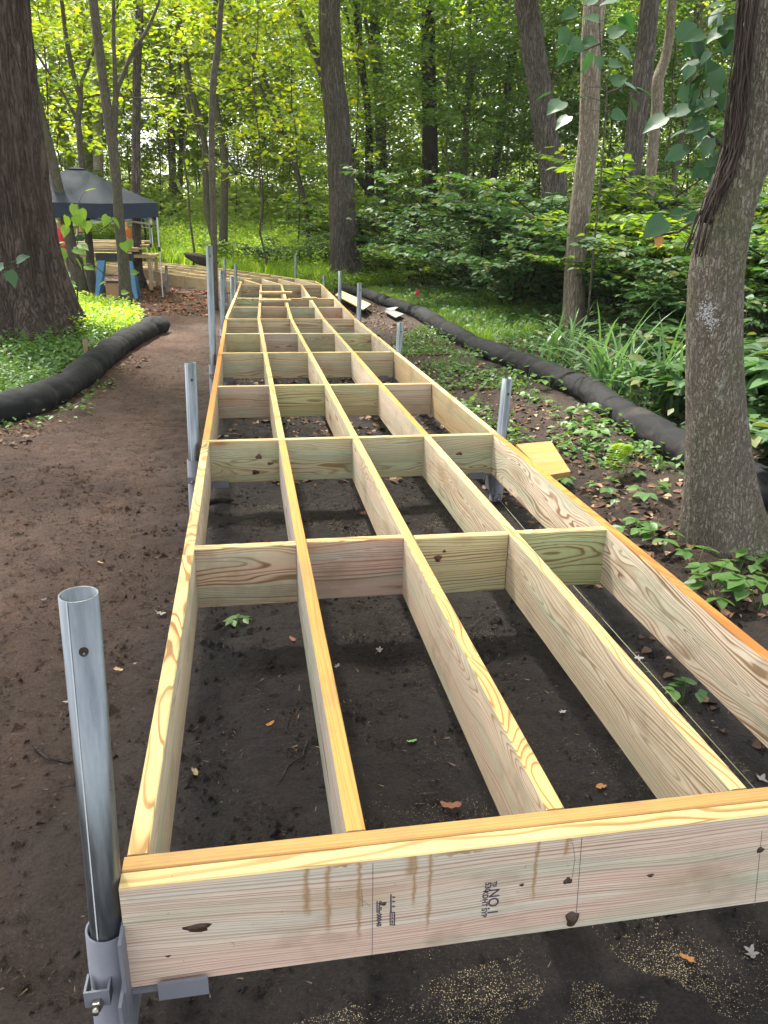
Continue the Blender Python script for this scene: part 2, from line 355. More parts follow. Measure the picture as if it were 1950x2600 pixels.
# ------------------------------------------------------------------ the ground
def build_ground():
    xs = np.unique(np.concatenate([np.arange(-60, -6, 3.0), np.arange(-6, -3, 0.3), np.arange(-3, 4.2, 0.035), np.arange(4.2, 9, 0.3), np.arange(9, 64, 3.0)]).round(3))
    ys = np.unique(np.concatenate([np.arange(-20, -2, 2.0), np.arange(-2, 6, 0.035), np.arange(6, 20, 0.14), np.arange(20, 40, 0.8), np.arange(40, 92, 4.0)]).round(3))
    V = np.zeros((len(ys), len(xs), 3)); 
    for j, y in enumerate(ys):
        for i, x in enumerate(xs):
            z = ground_z(x, y)
            if -3 < x < 4.2 and y < 12:
                z += 0.016 * mn.noise(Vector((x * 6, y * 6, 1))) + 0.010 * mn.noise(Vector((x * 15, y * 15, 5))) + 0.006 * abs(mn.noise(Vector((x * 30, y * 30, 7))))
            V[j, i] = (x, y, z)
    nx = len(xs); idx = np.arange(len(xs) * len(ys)).reshape(len(ys), nx)
    F_ = np.stack([idx[:-1, :-1], idx[:-1, 1:], idx[1:, 1:], idx[1:, :-1]], -1)
    cx = (xs[:-1] + xs[1:]) / 2; cyy = (ys[:-1] + ys[1:]) / 2
    CX, CY = np.meshgrid(cx, cyy)
    left = np.interp(CY, [-3, 4.4, 5.2, 5.6, 7.7, 9.4, 10.7, 13, 16, 19], [-3.0, -3.0, -1.8, -1.35, -1.2, -1.05, -0.95, -1.6, -2.6, -2.9])
    wob = 0.06 * np.sin(CY * 5.1) + 0.05 * np.sin(CY * 2.3 + 1)
    onp = (CX < -0.1 + wob * 0.4) & (CX > left + wob) & (CY > -2) & (CY < 19)
    for nm, mask in (('ground', ~onp), ('dirt_path', onp)):
        fq = F_[mask].reshape(-1, 4); used = np.unique(fq); remap = np.zeros(idx.size, dtype=int); remap[used] = np.arange(len(used))
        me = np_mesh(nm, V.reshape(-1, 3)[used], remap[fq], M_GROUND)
        me.polygons.foreach_set('use_smooth', np.ones(len(me.polygons), dtype=bool))
        tag(link(nm, me), kind='structure')
build_ground()

# ------------------------------------------------------------------ timber
TH, DP, H = 0.038, 0.2358, 0.40
PALE = dict(face=(0.49, 0.40, 0.255), face_late=(0.17, 0.085, 0.03), edge=(0.56, 0.405, 0.17), edge_late=(0.30, 0.145, 0.038), pink=0.25)
def board_mesh(L, th=TH, dp=DP, bow=0.0, nseg=3):
    c = 0.003; h = th / 2
    prof = [(-h, -c), (-h + c, 0), (h - c, 0), (h, -c), (h, -dp + c), (h - c, -dp), (-h + c, -dp), (-h, -dp + c)]
    mi = [1, 1, 1, 0, 0, 1, 0, 0]
    mb = MB(); vs = []
    for i in range(nseg + 1):
        t = i / nseg; b = bow * math.sin(math.pi * t)
        vs += [(L * t, y + b, z) for y, z in prof]
    fs = [(i * 8 + k, (i + 1) * 8 + k, (i + 1) * 8 + (k + 1) % 8, i * 8 + (k + 1) % 8) for i in range(nseg) for k in range(8)]
    mb.add(vs, fs); mb.m = mi * nseg
    mb.add(vs[:8], [tuple(range(8))], 2); mb.add(vs[-8:], [tuple(range(7, -1, -1))], 2)
    return mb
SEED = [0.13]
def board(name, parent, a, b, zt=H, th=TH, dp=DP, look=None, face_mat=None, bow=0.0, tilt=0.0, pitch=0.0, seed=None, loc=None):
    a, b = Vector(a), Vector(b); d = b - a; L = d.length
    o = board_mesh(L, th, dp, bow).build(name, [face_mat or W_FACE, W_EDGE, W_END], parent, (a.x, a.y, zt) if loc is None else loc, (tilt, pitch, math.atan2(d.y, d.x)))
    SEED[0] = (SEED[0] + 0.6180339) % 1.0 if seed is None else seed
    k = dict(PALE)
    v = rnd.uniform(0.88, 1.1); g2 = rnd.uniform(-0.03, 0.03)
    k['face'] = tuple(x * v + (g2 if i == 0 else 0) for i, x in enumerate(k['face']))
    k['edge'] = tuple(x * rnd.uniform(0.9, 1.08) for x in k['edge'])
    k.update(look or {})
    o['seed'] = SEED[0] * 1.7 + 0.05
    for q in ('face', 'face_late', 'edge', 'edge_late'): o[q] = [float(x) for x in k[q]]
    o['pink'] = float(k['pink']); o['warp'] = float(k.get('warp', rnd.choice([0.15, 0.25, 0.4, 0.6, 0.9])))
    o['pith_y'] = float(k.get('pith_y', rnd.choice([-1, 1]) * rnd.uniform(0.015, 0.10))); o['pith_z'] = float(k.get('pith_z', rnd.uniform(-0.24, -0.02))); o['rings'] = float(k.get('rings', rnd.uniform(0.95, 1.5)))
    return o
ORANGE = dict(edge=(0.52, 0.215, 0.045), edge_late=(0.36, 0.13, 0.02))
AMBER = dict(edge=(0.52, 0.28, 0.075), edge_late=(0.42, 0.20, 0.04))
WHITE = dict(face=(0.70, 0.59, 0.45), face_late=(0.32, 0.19, 0.095), pink=0.0)
GREYW = dict(face=(0.58, 0.485, 0.345), face_late=(0.27, 0.17, 0.09), pink=0.0)
GREEN = dict(warp=1.0, face=(0.40, 0.40, 0.24), face_late=(0.20, 0.125, 0.05), pink=0.3)
TAN = dict(face=(0.46, 0.34, 0.19), face_late=(0.30, 0.19, 0.085), pink=0.0)
SP, G = 0.4064, 0.0015
deck = thing('boardwalk_frame', 'long unfinished boardwalk frame of pale treated lumber running through the woods', 'boardwalk', (0, 0, 0))
# doubled beam at the near end
W_DRIP = wood('wood_drip', 'drip')
bp = board('end_beam', deck, (-0.004, -0.0590), (1.668, -0.0590), H, 0.0385, DP + 0.001, dict(face=(0.58, 0.475, 0.385), face_late=(0.32, 0.22, 0.16), edge=(0.58, 0.44, 0.20), pink=0.42, warp=0.22, pith_y=0.05, pith_z=-0.36, rings=1.35), W_DRIP, seed=0.411)
W_DR2 = board('end_beam', deck, (-0.004, -0.0192), (1.668, -0.0192), H, 0.0375, DP, dict(AMBER, edge=(0.44, 0.26, 0.09), warp=0.12, pith_y=-0.12, pith_z=-0.1, rings=1.7), seed=0.73)
def xrow(y):      # left edge of the frame against distance (the second half swings a little right)
    return float(np.interp(y, [0, 9.05, 10.7, 12.2, 15.4], [0, 0.02, 0.085, 0.13, 0.205]))
beams = [2.9957, 6.17, 9.01, 15.28]
LOOKS = {(0, 0): dict(GREYW, warp=0.6, pith_y=0.0, pith_z=-0.06, edge=(0.62, 0.47, 0.21)), (0, 1): dict(AMBER, warp=0.15, pith_y=0.10, rings=1.7, face=(0.47, 0.43, 0.38), pink=0.1), (0, 2): dict(GREYW, warp=0.7, pith_y=-0.02, pith_z=-0.03, pink=0.35, edge=(0.58, 0.42, 0.16)),
         (0, 3): dict(GREYW, warp=0.8, pith_y=0.05, pith_z=-0.10, face_late=(0.24, 0.145, 0.075), edge=(0.62, 0.48, 0.22)), (0, 4): dict(WHITE, warp=1.5, pith_y=0.03, pith_z=-0.10, rings=0.9, face_late=(0.25, 0.125, 0.05), **ORANGE),
         (1, 0): dict(PALE, **ORANGE), (1, 2): dict(GREYW), (1, 3): dict(WHITE, **AMBER), (1, 4): dict(TAN, edge=(0.70, 0.52, 0.24)),
         (2, 0): dict(PALE, **ORANGE), (2, 3): WHITE, (2, 4): dict(WHITE, edge=(0.66, 0.50, 0.24)), (3, 4): dict(WHITE, **AMBER), (3, 1): dict(PALE, edge=(0.52, 0.24, 0.13)), (3, 3): WHITE}
ends = [0.0] + beams
for s_ in range(4):
    ya = ends[s_] + (G if s_ == 0 else TH + G); yb = ends[s_ + 1] - G
    for k in range(5):
        xa, xb = xrow(ya) + k * SP + TH / 2, xrow(yb) + k * SP + TH / 2
        sd_ = {(0, 4): 0.30, (0, 3): 0.185, (0, 2): 0.57}.get((s_, k))
        board('rim_joist' if k in (0, 4) else 'joist', deck, (xa, ya), (xb, yb), H, look=LOOKS.get((s_, k)), bow=rnd.uniform(-0.004, 0.004), seed=sd_)
    x0 = xrow(ends[s_ + 1])
    if s_ < 3 or True:
        y = ends[s_ + 1] + TH / 2
        board('cross_beam', deck, (x0, y), (x0 + 4 * SP + TH, y), H, look=dict(GREEN, edge=(0.62, 0.48, 0.23)) if s_ == 0 else None, seed=0.642 if s_ == 0 else None)
OFFS = {1.4845: (-0.004, 0.008, -0.004, 0.004), 4.57: (0.0, 0.01, -0.004, 0.0), 7.57: (0, 0, 0.006, 0), 10.6: (0, 0.01, 0, 0), 12.12: (0, -0.05, 0, 0)}
for yb, offs in OFFS.items():
    for k in range(4):
        y = yb + TH / 2 + offs[k]; x = xrow(y) + k * SP + TH
        board('blocking', deck, (x + G, y), (x + SP - TH - G, y), H - 0.001 - rnd.uniform(0, 0.003),
              look=dict(PALE, face=[c * rnd.uniform(0.72, 1.05) for c in PALE['face']], edge=(0.62, 0.48, 0.23), pink=rnd.choice([0, .2, .4])))
# the turn and the far arm that runs off to the left
y1 = beams[-1] + TH + G; xl = xrow(15.3)
turn = [((xl + TH / 2, y1), (0.235, 16.15)), ((xl + SP + TH / 2, y1), (0.32, 16.80)), ((xl + 2 * SP + TH / 2, y1), (0.70, 16.98)), ((xl + 3 * SP + TH / 2, y1), (1.07, 17.14)), ((xl + 4 * SP - 0.05, y1), (1.44, 17.30))]
for i, (a, b) in enumerate(turn): board('joist' if i else 'rim_joist', deck, a, b, H, look=WHITE if i > 1 else None)
board('rim_joist', deck, (xl + 4 * SP + TH / 2, y1), (1.82, 16.45), H)
NEAR = [(0.235, 16.17), (-0.45, 16.80), (-1.0, 17.85), (-1.5, 18.85), (-1.95, 19.95), (-2.45, 21.1), (-3.5, 23.0), (-4.6, 25.0), (-5.9, 27.0)]
FAR = [(1.82, 16.47), (1.43, 17.33), (0.95, 18.75), (0.45, 19.95), (0.0, 21.0), (-0.5, 21.95), (-1.5, 23.7), (-2.8, 25.5), (-4.1, 27.6)]
for i in range(len(NEAR) - 1):
    n0, n1, f0, f1 = map(Vector, (NEAR[i], NEAR[i + 1], FAR[i], FAR[i + 1]))
    rowd = (f1 - n1).normalized(); wob = rowd.orthogonal() * TH
    for k in range(5):
        if i == 0 and 0 < k < 4: continue
        t = k / 4; a = n0.lerp(f0, t); b = n1.lerp(f1, t); u = (b - a).normalized()
        board('rim_joist' if k in (0, 4) else 'joist', deck, a + u * 0.022, b - u * 0.022, H, look=TAN if k == 0 else WHITE if k else None)
    board('cross_beam', deck, n1 - rowd * 0.005, f1 + rowd * 0.005, H + 0.002)
    if i > 0:
        for k in range(4):
            a = (n0.lerp(f0, k / 4)).lerp(n1.lerp(f1, k / 4), 0.5); b = (n0.lerp(f0, (k + 1) / 4)).lerp(n1.lerp(f1, (k + 1) / 4), 0.5); u = (b - a).normalized()
            board('blocking', deck, a + u * 0.022, b - u * 0.022, H - 0.002)
# ink stamps, pencil lines and knots on the near beam (flat print and small lumps on its face)
FY = -0.0590 - 0.01925 - 0.0004
def on_face(px, py):
    p = atY(px, py, FY); return p
def text(body, px, py, size, rotz, name='grade_stamp', sx=1.0):
    cu = bpy.data.curves.new(name, 'FONT'); cu.body = body; cu.size = size; cu.materials.append(M_INK); cu.fill_mode = 'FRONT'
    cu.offset = 0.0005; cu.align_x = 'LEFT'; cu.space_character = 1.0
    tmp = bpy.data.objects.new('tmp', cu); me_ = bpy.data.meshes.new_from_object(tmp); bpy.data.objects.remove(tmp)
    o = link(name, me_, deck); p = on_face(px, py); o.location = p
    o.rotation_euler = (math.pi / 2, rotz, 0); o.scale = (sx, 1, 1); return o
DOWN = math.radians(90)
text('NO.1', 1243, 2258, 0.030, DOWN, sx=0.95); text('TP', 1247, 2239, 0.017, DOWN, sx=0.7)
text('530', 1233, 2241, 0.016, DOWN); text('KDHT SYP', 1227, 2262, 0.0155, DOWN, sx=0.95)
text('00048', 957, 2320, 0.013, DOWN, sx=1.0)
def decal(name, polys, mat=M_INK):
    mb = MB()
    for poly in polys:
        mb.add([on_face(*p) for p in poly], [tuple(range(len(poly) - 1, -1, -1))])
    return mb.build(name, mat, deck)
def Z4(x, y): return (880 + x / 3.95, 2100 + y / 3.95)
def bar4(x0, y0, x1, y1): return [Z4(x0, y0), Z4(x1, y0), Z4(x1, y1), Z4(x0, y1)]
tri = [[Z4(460, y), Z4(495, y + 12), Z4(460, y + 24)] for y in (692, 735, 785)]
decal('grade_stamp', tri + [bar4(438, 672, 452, 850), bar4(432, 850, 442, 985), bar4(474, 850, 486, 985), bar4(432, 850, 486, 858), bar4(432, 978, 486, 986)] +
      [[Z4(445, y), Z4(452, y), Z4(470, y + 28), Z4(463, y + 28)] for y in (862, 895, 930, 948)] + [[Z4(470, y), Z4(463, y), Z4(445, y + 28), Z4(452, y + 28)] for y in (862, 895, 930, 948)])
decal('grade_stamp', [bar4(300, 742, 312, 862), bar4(318, 760, 330, 775), bar4(318, 784, 330, 800), bar4(318, 808, 330, 822), bar4(318, 830, 330, 860), bar4(338, 740, 352, 775), bar4(340, 800, 352, 835), bar4(326, 742, 334, 862)])
def pline(pts, w=1.3, name='pencil_line'):
    mb = MB()
    for (a, b) in zip(pts, pts[1:]):
        mb.add([on_face(a[0] - w / 2, a[1]), on_face(a[0] + w / 2, a[1]), on_face(b[0] + w / 2, b[1]), on_face(b[0] - w / 2, b[1])], [(0, 1, 2, 3)])
    return mb.build(name, M_PENCIL, deck)
pline([(947, 2192), (945, 2425)], 1.4); pline([(1477.5, 2127), (1462, 2340)], 1.5); pline([Z4(150, 620), Z4(163, 800)], 1.2); pline([Z4(130, 720), Z4(165, 735), Z4(240, 800)], 1.2)
pline([(1935, 2110), (1916, 2300)], 1.2); pline([(1454, 2140), (1460, 2180), (1451, 2240)], 1.1)
M_KNOTR = plain('red_knot', (0.055, 0.022, 0.014), 0.5, 0, 0.4, ns=70, c2=(0.15, 0.06, 0.03), bump=0.6)
def knot(px, py, rx, rz, lump=0.006, FY=FY, mat=None):
    p = atY(px, py, FY); mb = MB(); vs = [(p.x, FY - lump, p.z)]; n = 14
    for rr, d in ((0.55, lump * 0.8), (1.0, -0.0008)):
        for k in range(n):
            a = 2 * math.pi * k / n; q = rr * (1 + 0.18 * math.sin(3 * a + px) + 0.1 * math.sin(5 * a))
            vs.append((p.x + math.cos(a) * rx * q, FY - d, p.z + math.sin(a) * rz * q))
    fs = [(0, 1 + k, 1 + (k + 1) % n) for k in range(n)] + [(1 + k, 1 + n + k, 1 + n + (k + 1) % n, 1 + (k + 1) % n) for k in range(n)]
    mb.add(vs, fs, 0, True); mb.build('knot', mat or M_KNOT, deck)
knot(1452, 2332, 0.014, 0.020, 0.010); knot(1442, 2237, 0.010, 0.009, 0.003); knot(502, 2356, 0.026, 0.011, 0.003); knot(973, 2295, 0.0075, 0.005, 0.002)
knot(1652, 2223, 0.008, 0.005, 0.002); knot(1325, 2247, 0.005, 0.004, 0.002); knot(1931, 2158, 0.009, 0.008, 0.003); knot(427, 2428, 0.006, 0.003, 0.001)
Y2, YB = 2.9957 - 0.0004, 1.4845 - 0.0044
for a in ((657, 1160, 0.020, 0.016, 0.002, Y2, M_KNOTR), (686, 1177, 0.018, 0.009, 0.002, Y2, M_KNOTR), (649, 1199, 0.022, 0.014, 0.003, Y2), (1166, 1152, 0.022, 0.010, 0.002, Y2, M_KNOTR), (1112, 1418, 0.017, 0.016, 0.002, YB, M_KNOTR), (1128, 1400, 0.008, 0.006, 0.002, YB)): knot(*a)

# ------------------------------------------------------------------ steel posts and their brackets
def steel_post(label, x, y, ztop, zsleeve, lean=(0, 0), r=0.0302, bracket=1, group='steel posts along the boardwalk', side=1, cap=False):
    t = thing('steel_post', label, 'post', (x, y, 0), group)
    top = Vector((lean[0] * ztop, lean[1] * ztop, ztop)); ax = lambda z: Vector((lean[0] * z, lean[1] * z, z))
    mb = MB(); n = 28
    # hollow pipe: outside, rim, inside
    rings = [(zsleeve - 0.12, r), (ztop, r), (ztop, r - 0.0036), (ztop - 0.25, r - 0.0036)]
    vs = []
    for z, q in rings:
        for k in range(n):
            a = 2 * math.pi * k / n; vs.append(ax(z) + Vector((q * math.cos(a), q * math.sin(a), 0)))
    fs = [(i * n + k, i * n + (k + 1) % n, (i + 1) * n + (k + 1) % n, (i + 1) * n + k) for i in range(3) for k in range(n)]
    mb.add(vs, fs, 0, True); mb.add([ax(ztop - 0.25) + Vector(((r - 0.004) * math.cos(2 * math.pi * k / n), (r - 0.004) * math.sin(2 * math.pi * k / n), 0)) for k in range(n)], [tuple(range(n))])
    p = mb.build('pipe', M_GALV, t)
    for i in range(3): pass
    sm = MB(); a = math.radians(-115)
    for z0, z1 in ((zsleeve - 0.02, ztop),):
        q = r + 0.0006; w = 0.0013
        d = Vector((math.cos(a), math.sin(a), 0)); e = Vector((-d.y, d.x, 0))
        sm.add([ax(z0) + d * q - e * w, ax(z0) + d * q + e * w, ax(z1) + d * q + e * w, ax(z1) + d * q - e * w], [(0, 1, 2, 3)])
    sm.build('weld_seam', M_SEAM, t)
    hb = MB(); a = math.radians(-78); zc = ztop - 0.085; d = Vector((math.cos(a), math.sin(a), 0)); e = Vector((-d.y, d.x, 0))
    hb.add([ax(zc) + d * (r + 0.0007) + e * 0.0075 * math.cos(k * math.pi / 6) + Vector((0, 0, 0.0085 * math.sin(k * math.pi / 6))) - d * 0.0011 * abs(math.cos(k * math.pi / 6)) for k in range(12)], [tuple(range(12))])
    hb.build('bolt_hole', M_KNOT, t)
    # painted sleeve pipe driven into the soil
    sl = MB(); R_ = r + 0.0085; vs = []
    for z, q in ((-0.3, R_), (zsleeve, R_), (zsleeve, R_ - 0.004), (zsleeve - 0.1, R_ - 0.004)):
        for k in range(n):
            b = 2 * math.pi * k / n; vs.append(ax(z) + Vector((q * math.cos(b), q * math.sin(b), 0)))
    sl.add(vs, fs, 0, True); sl.build('sleeve', M_SLEEVE, t)
    if bracket:
        s = side; zb = H - DP - 0.008; fx = R_ + 0.001
        br = MB()
        br.box(s * fx if s > 0 else -fx - 0.006, s * fx + 0.006 if s > 0 else -fx, -0.075, 0.075, zb - 0.10, zb + 0.16)   # side plate on the sleeve
        x0, x1 = sorted((s * (fx + 0.0065), s * (fx + 0.10)))
        br.box(x0, x1, -0.040, 0.040, zb, zb + 0.006)                                        # seat under the beam
        br.build('bracket', M_SLEEVE, t)
        for yy in (-1, 1):
            lp = MB(); x0, x1 = sorted((s * (fx + 0.055), s * (fx + 0.145))); y0 = yy * 0.0445
            lp.box(x0, x1, min(y0, y0 + yy * 0.006), max(y0, y0 + yy * 0.006), zb - 0.012, zb + 0.027); lp.build('bracket_lip', M_SLEEVE, t)
        # clamp: small box with bolt and a fin plate
        cl = MB(); cy0 = -R_ - 0.024
        for bx in ((-0.022, -0.018, cy0, -R_ + 0.012), (0.018, 0.022, cy0, -R_ + 0.012), (-0.022, 0.022, cy0 - 0.004, cy0)):
            cl.box(bx[0] - 0.008, bx[1] - 0.008, bx[2], bx[3], zsleeve - 0.115, zsleeve - 0.08)
        cl.build('clamp', M_SLEEVE, t)
        bo = MB(); bo.tube([(-0.008, cy0 - 0.004, zsleeve - 0.105), (-0.008, cy0 - 0.016, zsleeve - 0.105)], 0.011, 6, smooth=False)
        bo.tube([(-0.008, cy0 - 0.016, zsleeve - 0.105), (-0.008, cy0 - 0.026, zsleeve - 0.105)], 0.0065, 10); bo.build('bolt', M_BOLT, t)
        fin = MB(); fx0 = s * (R_ - 0.004)
        fin.box(min(fx0, fx0 + s * 0.006), max(fx0, fx0 + s * 0.006), -0.105, -0.03, zb - 0.06, zb + 0.05); fin.build('fin_plate', M_SLEEVE, t)
    return t
def post_at(label, toppx, Y, sleevepx=None, botpx=None, **k):
    a = atY(*toppx, Y)
    zs = atY(*sleevepx, Y).z if sleevepx else 0.26
    b = atY(*botpx, Y) if botpx else None
    lx = ((a.x - b.x) / (a.z - b.z)) if b else 0.0
    x = a.x - lx * a.z
    return steel_post(label, x, Y, a.z, zs, (lx, 0), **k)
post_at('galvanised pipe post in the near left corner beside the front beam', (200, 1508), -0.045, (276, 2350), (272, 2340))
post_at('short galvanised post on the left rim at the first cross beam', (483.5, 921), 3.02, (494, 1167), (493, 1160))
post_at('tallest steel post, left of the frame at the second cross beam', (531, 624), 6.19, (541, 925), (541, 920))
post_at('steel post left of the frame just behind the tallest post', (563, 687), 9.03, (567, 835), (566, 830), side=1)
post_at('low steel post on the left rim where the deck narrows', (588.6, 702), 12.15, None, (590, 765))
post_at('thin steel post furthest left beyond the slim trunk', (570.5, 658), 16.0, None, (571, 720), bracket=0)
post_at('thin steel post at the inner corner of the turn', (598.5, 670), 15.9, None, (599, 712), bracket=0)
post_at('steel post on the right rim beside the orange offcut board', (1287.5, 960), 3.02, (1262, 1215), (1274, 1100), side=-1)
post_at('steel post on the right rim between cross beam and filter sock', (1016.5, 818), 6.19, None, (1012, 900), side=-1)
post_at('steel post right of the deck in front of the leaning panel', (913, 718), 9.03, None, (911, 812), side=-1)
post_at('steel post right of the deck at the left end of the panel', (863.5, 688), 12.15, None, (862.5, 765), side=-1)
post_at('far steel post at the outer corner in front of the large trunk', (823, 700), 15.9, None, (823, 720), bracket=0)
post_at('far steel post behind the turn in front of green brush', (751, 646), 19.3, None, (751, 706), bracket=0)
post_at('steel post against the near rim of the far arm', (422, 674), 18.5, None, (425, 750), bracket=0)

hz = MB(); hz.box(-75, 75, -24, 96, -4.0, 34.0); ho = hz.build('haze', None); tag(ho, kind='stuff'); ho.data.materials.clear()
hm = bpy.data.materials.new('haze_air'); hm.use_nodes = True; hn = hm.node_tree; hn.nodes.remove(hn.nodes['Principled BSDF'])
pv = hn.nodes.new('ShaderNodeVolumePrincipled'); pv.inputs['Density'].default_value = 0.0004; pv.inputs['Color'].default_value = (0.92, 0.97, 0.95, 1); pv.inputs['Anisotropy'].default_value = 0.2
hn.links.new(pv.outputs[0], hn.nodes['Material Output'].inputs['Volume']); ho.data.materials.append(hm)
# ------------------------------------------------------------------ loose timber and site clutter
def loose_board(name, label, cat, p0, p1, z, th, dp, look, rz=None, **k):
    t = board(name, None, p0, p1, z, th, dp, look, **k); tag(t, label, cat); return t
a = atZ(1318, 1140); b = atZ(1420, 1205)
yl = dict(face=(0.46, 0.255, 0.07), face_late=(0.27, 0.125, 0.028), edge=(0.45, 0.29, 0.1), edge_late=(0.3, 0.18, 0.06), pink=0)
def slab(name, label, cat, corners, z, th, look, seed=0.3, tiltz=None):
    """flat board lying on the ground; corners: pixel quad near-left, near-right, far-right, far-left"""
    P4 = [atZ(px, py, z) for px, py in corners]
    c = sum(P4, Vector()) / 4; d = (P4[1] - P4[0]); ang = math.atan2(d.y, d.x)
    Mi = Matrix.Rotation(-ang, 4, 'Z'); mb = MB(); L4 = [Mi @ (p - c) for p in P4]
    # board faces: texture lies in x/z of the board shader, so build it standing and turn it flat
    top = [(q.x, 0, q.y) for q in L4]; bot = [(q.x, th, q.y) for q in L4]
    mb.add(top + bot, [(0, 1, 2, 3), (7, 6, 5, 4), (0, 4, 5, 1), (1, 5, 6, 2), (2, 6, 7, 3), (3, 7, 4, 0)]); mb.m = [0, 0, 1, 1, 1, 1]
    o = mb.build(name, [W_FACE, W_EDGE, W_END], None, c, (math.radians(-90), 0, ang))
    o['seed'] = seed
    kk = dict(PALE); kk.update(look)
    for q in ('face', 'face_late', 'edge', 'edge_late'): o[q] = [float(x) for x in kk[q]]
    o['pink'] = float(kk['pink']); o['warp'] = 0.9; o['pith_y'] = 0.02; o['pith_z'] = -0.05; o['rings'] = 1.2; return tag(o, label, cat)
slab('offcut_board', 'square orange-yellow offcut board lying on soil beside the right rim', 'board', [(1388, 1207), (1449, 1197), (1399, 1120), (1310, 1128)], 0.10, 0.038, yl, 0.82)
slab('plywood_panel', 'pale plywood panel lying against the black filter sock behind the posts', 'panel', [(851, 748), (922, 785), (942, 772), (868, 738)], 0.17, 0.019, dict(face=(0.62, 0.49, 0.30), face_late=(0.52, 0.38, 0.22), pink=0), 0.2)
slab('scrap_sheet', 'small grey scrap sheet on the soil in front of the filter sock', 'scrap', [(975, 789), (1005, 806), (1026, 797), (995, 786)], 0.12, 0.012, dict(face=(0.15, 0.16, 0.165), face_late=(0.12, 0.12, 0.12), edge=(0.2, 0.2, 0.2), edge_late=(0.2, 0.2, 0.2), pink=0), 0.6)
slab('scrap_strip', 'white scrap strip beside the grey scrap sheet', 'scrap', [(978, 785), (1000, 787), (1014, 778), (990, 781)], 0.13, 0.012, dict(face=(0.36, 0.36, 0.35), face_late=(0.32, 0.32, 0.31), edge=(0.5, 0.5, 0.5), edge_late=(0.5, 0.5, 0.5), pink=0), 0.5)
p = atZ(660, 752, 0.44); q = atZ(741, 752, 0.44)
loose_board('offcut_board', 'upper pale board of the two lying across the far joists', 'board', (p.x, p.y), (q.x, q.y), 0.478 + 0.034, 0.14, 0.038, dict(edge=(0.60, 0.46, 0.17), face=(0.5, 0.37, 0.15)))
p = atZ(658, 764, 0.42); q = atZ(739, 764, 0.42)
loose_board('offcut_board', 'lower grey-green board of the two lying across the far joists', 'board', (p.x, p.y), (q.x, q.y), 0.441, 0.12, 0.038, GREEN)
p = atZ(767, 758, 0.42); q = atZ(804, 758, 0.42)
loose_board('offcut_board', 'short offcut lying on the third far joist', 'board', (p.x, p.y), (q.x, q.y), 0.441, 0.09, 0.038, GREEN)
loose_board('plank', 'narrow plank lying on the soil under the second bay', 'plank', (0.10, 4.15), (0.46, 3.86), 0.085, 0.03, 0.06, dict(edge=(0.62, 0.45, 0.22)), pitch=0.03)
loose_board('plank', 'tan plank leaning against the left rim near the turn', 'plank', (0.02, 13.6), (0.10, 15.6), 0.34, 0.02, 0.20, TAN, pitch=0.07)
def chunk(name, label, cat, px, py, L, r, mat, ang, ground=0.0):
    p = atZ(px, py, ground); mb = MB(); n = 9
    pts = [Vector((-L / 2 + L * t, 0.012 * math.sin(5 * t), r * 0.7)) for t in (0, .15, .4, .7, .9, 1)]
    mb.tube(pts, [r * .55, r, r * 1.05, r * .9, r * .7, r * .3], 9, fn=lambda i, a, q: 0.8 + 0.35 * mn.noise(Vector((i * .7, math.cos(a), math.sin(a) + px))), smooth=False)
    return tag(mb.build(name, mat, None, p, (0, 0, ang)), label, cat)
chunk('bark_chunk', 'dark chunk of bark lying under the first cross beam', 'bark', 557, 1278, 0.16, 0.022, B_BLACK, 0.25)
lg = atY(500, 655, 23.0)
mb = MB(); mb.tube([atY(472, 646, 23.5), atY(505, 655, 23), atY(545, 668, 22.4)], [0.07, 0.13, 0.11], 12, fn=lambda i, a, q: 1 + 0.3 * math.sin(3 * a + i) + 0.2 * math.sin(5 * a))
tag(mb.build('fallen_log', B_BLACK), 'dark fallen log lying in bright grass beyond the far arm', 'log')

# black filter socks
def sock(label, path, rad, seed, dust=0.4, name='filter_sock'):
    pts = []; rr = []
    P_ = [Vector(p) for p in path]
    for i in range(len(P_) - 1):
        n = max(2, int((P_[i + 1] - P_[i]).length / 0.03))
        for k in range(n):
            t = k / n
            p0, p1, p2, p3 = P_[max(i - 1, 0)], P_[i], P_[i + 1], P_[min(i + 2, len(P_) - 1)]
            q = 0.5 * ((2 * p1) + (p2 - p0) * t + (2 * p0 - 5 * p1 + 4 * p2 - p3) * t * t + (3 * p1 - p0 - 3 * p2 + p3) * t ** 3)
            pts.append(q)
    pts.append(P_[-1]); s = 0; L = 0
    for i, p in enumerate(pts):
        if i: L += (p - pts[i - 1]).length
        r = rad * (1 + 0.14 * mn.noise(Vector((L * 1.3, seed, 0))) + 0.07 * mn.noise(Vector((L * 4.5, seed, 3))))
        r *= 1 - 0.13 * math.exp(-((((L + seed * .37) % 1.45) - 0.7) / 0.07) ** 2)
        e = min(i, len(pts) - 1 - i); r *= min(1, 0.35 + 0.22 * e)
        rr.append(r)
    pts = [Vector((p.x, p.y, ground_z(p.x, p.y) + r * 0.66)) for p, r in zip(pts, rr)]
    mb = MB()
    def fn(i, a, p):
        w = 0.06 * mn.noise(Vector((p.x * 6 + math.cos(a), p.y * 6, math.sin(a) * 2)))
        c = abs(mn.noise(Vector((p.x * 5 + math.cos(a) * 1.6, p.y * 11, math.sin(a) * 1.6 + 4))))   # creases
        return 1 + w - 0.075 * max(0, 1 - c * 7)
    mb.tube(pts, rr, 40, fn=fn)
    mb.v = [(x, y, max(g0 + (z - g0) * 0.86, g0 - 0.03)) for x, y, z in mb.v for g0 in (ground_z(x, y),)]
    o = mb.build(name, M_SOCK); o['dust'] = dust; return tag(o, label, 'erosion sock')
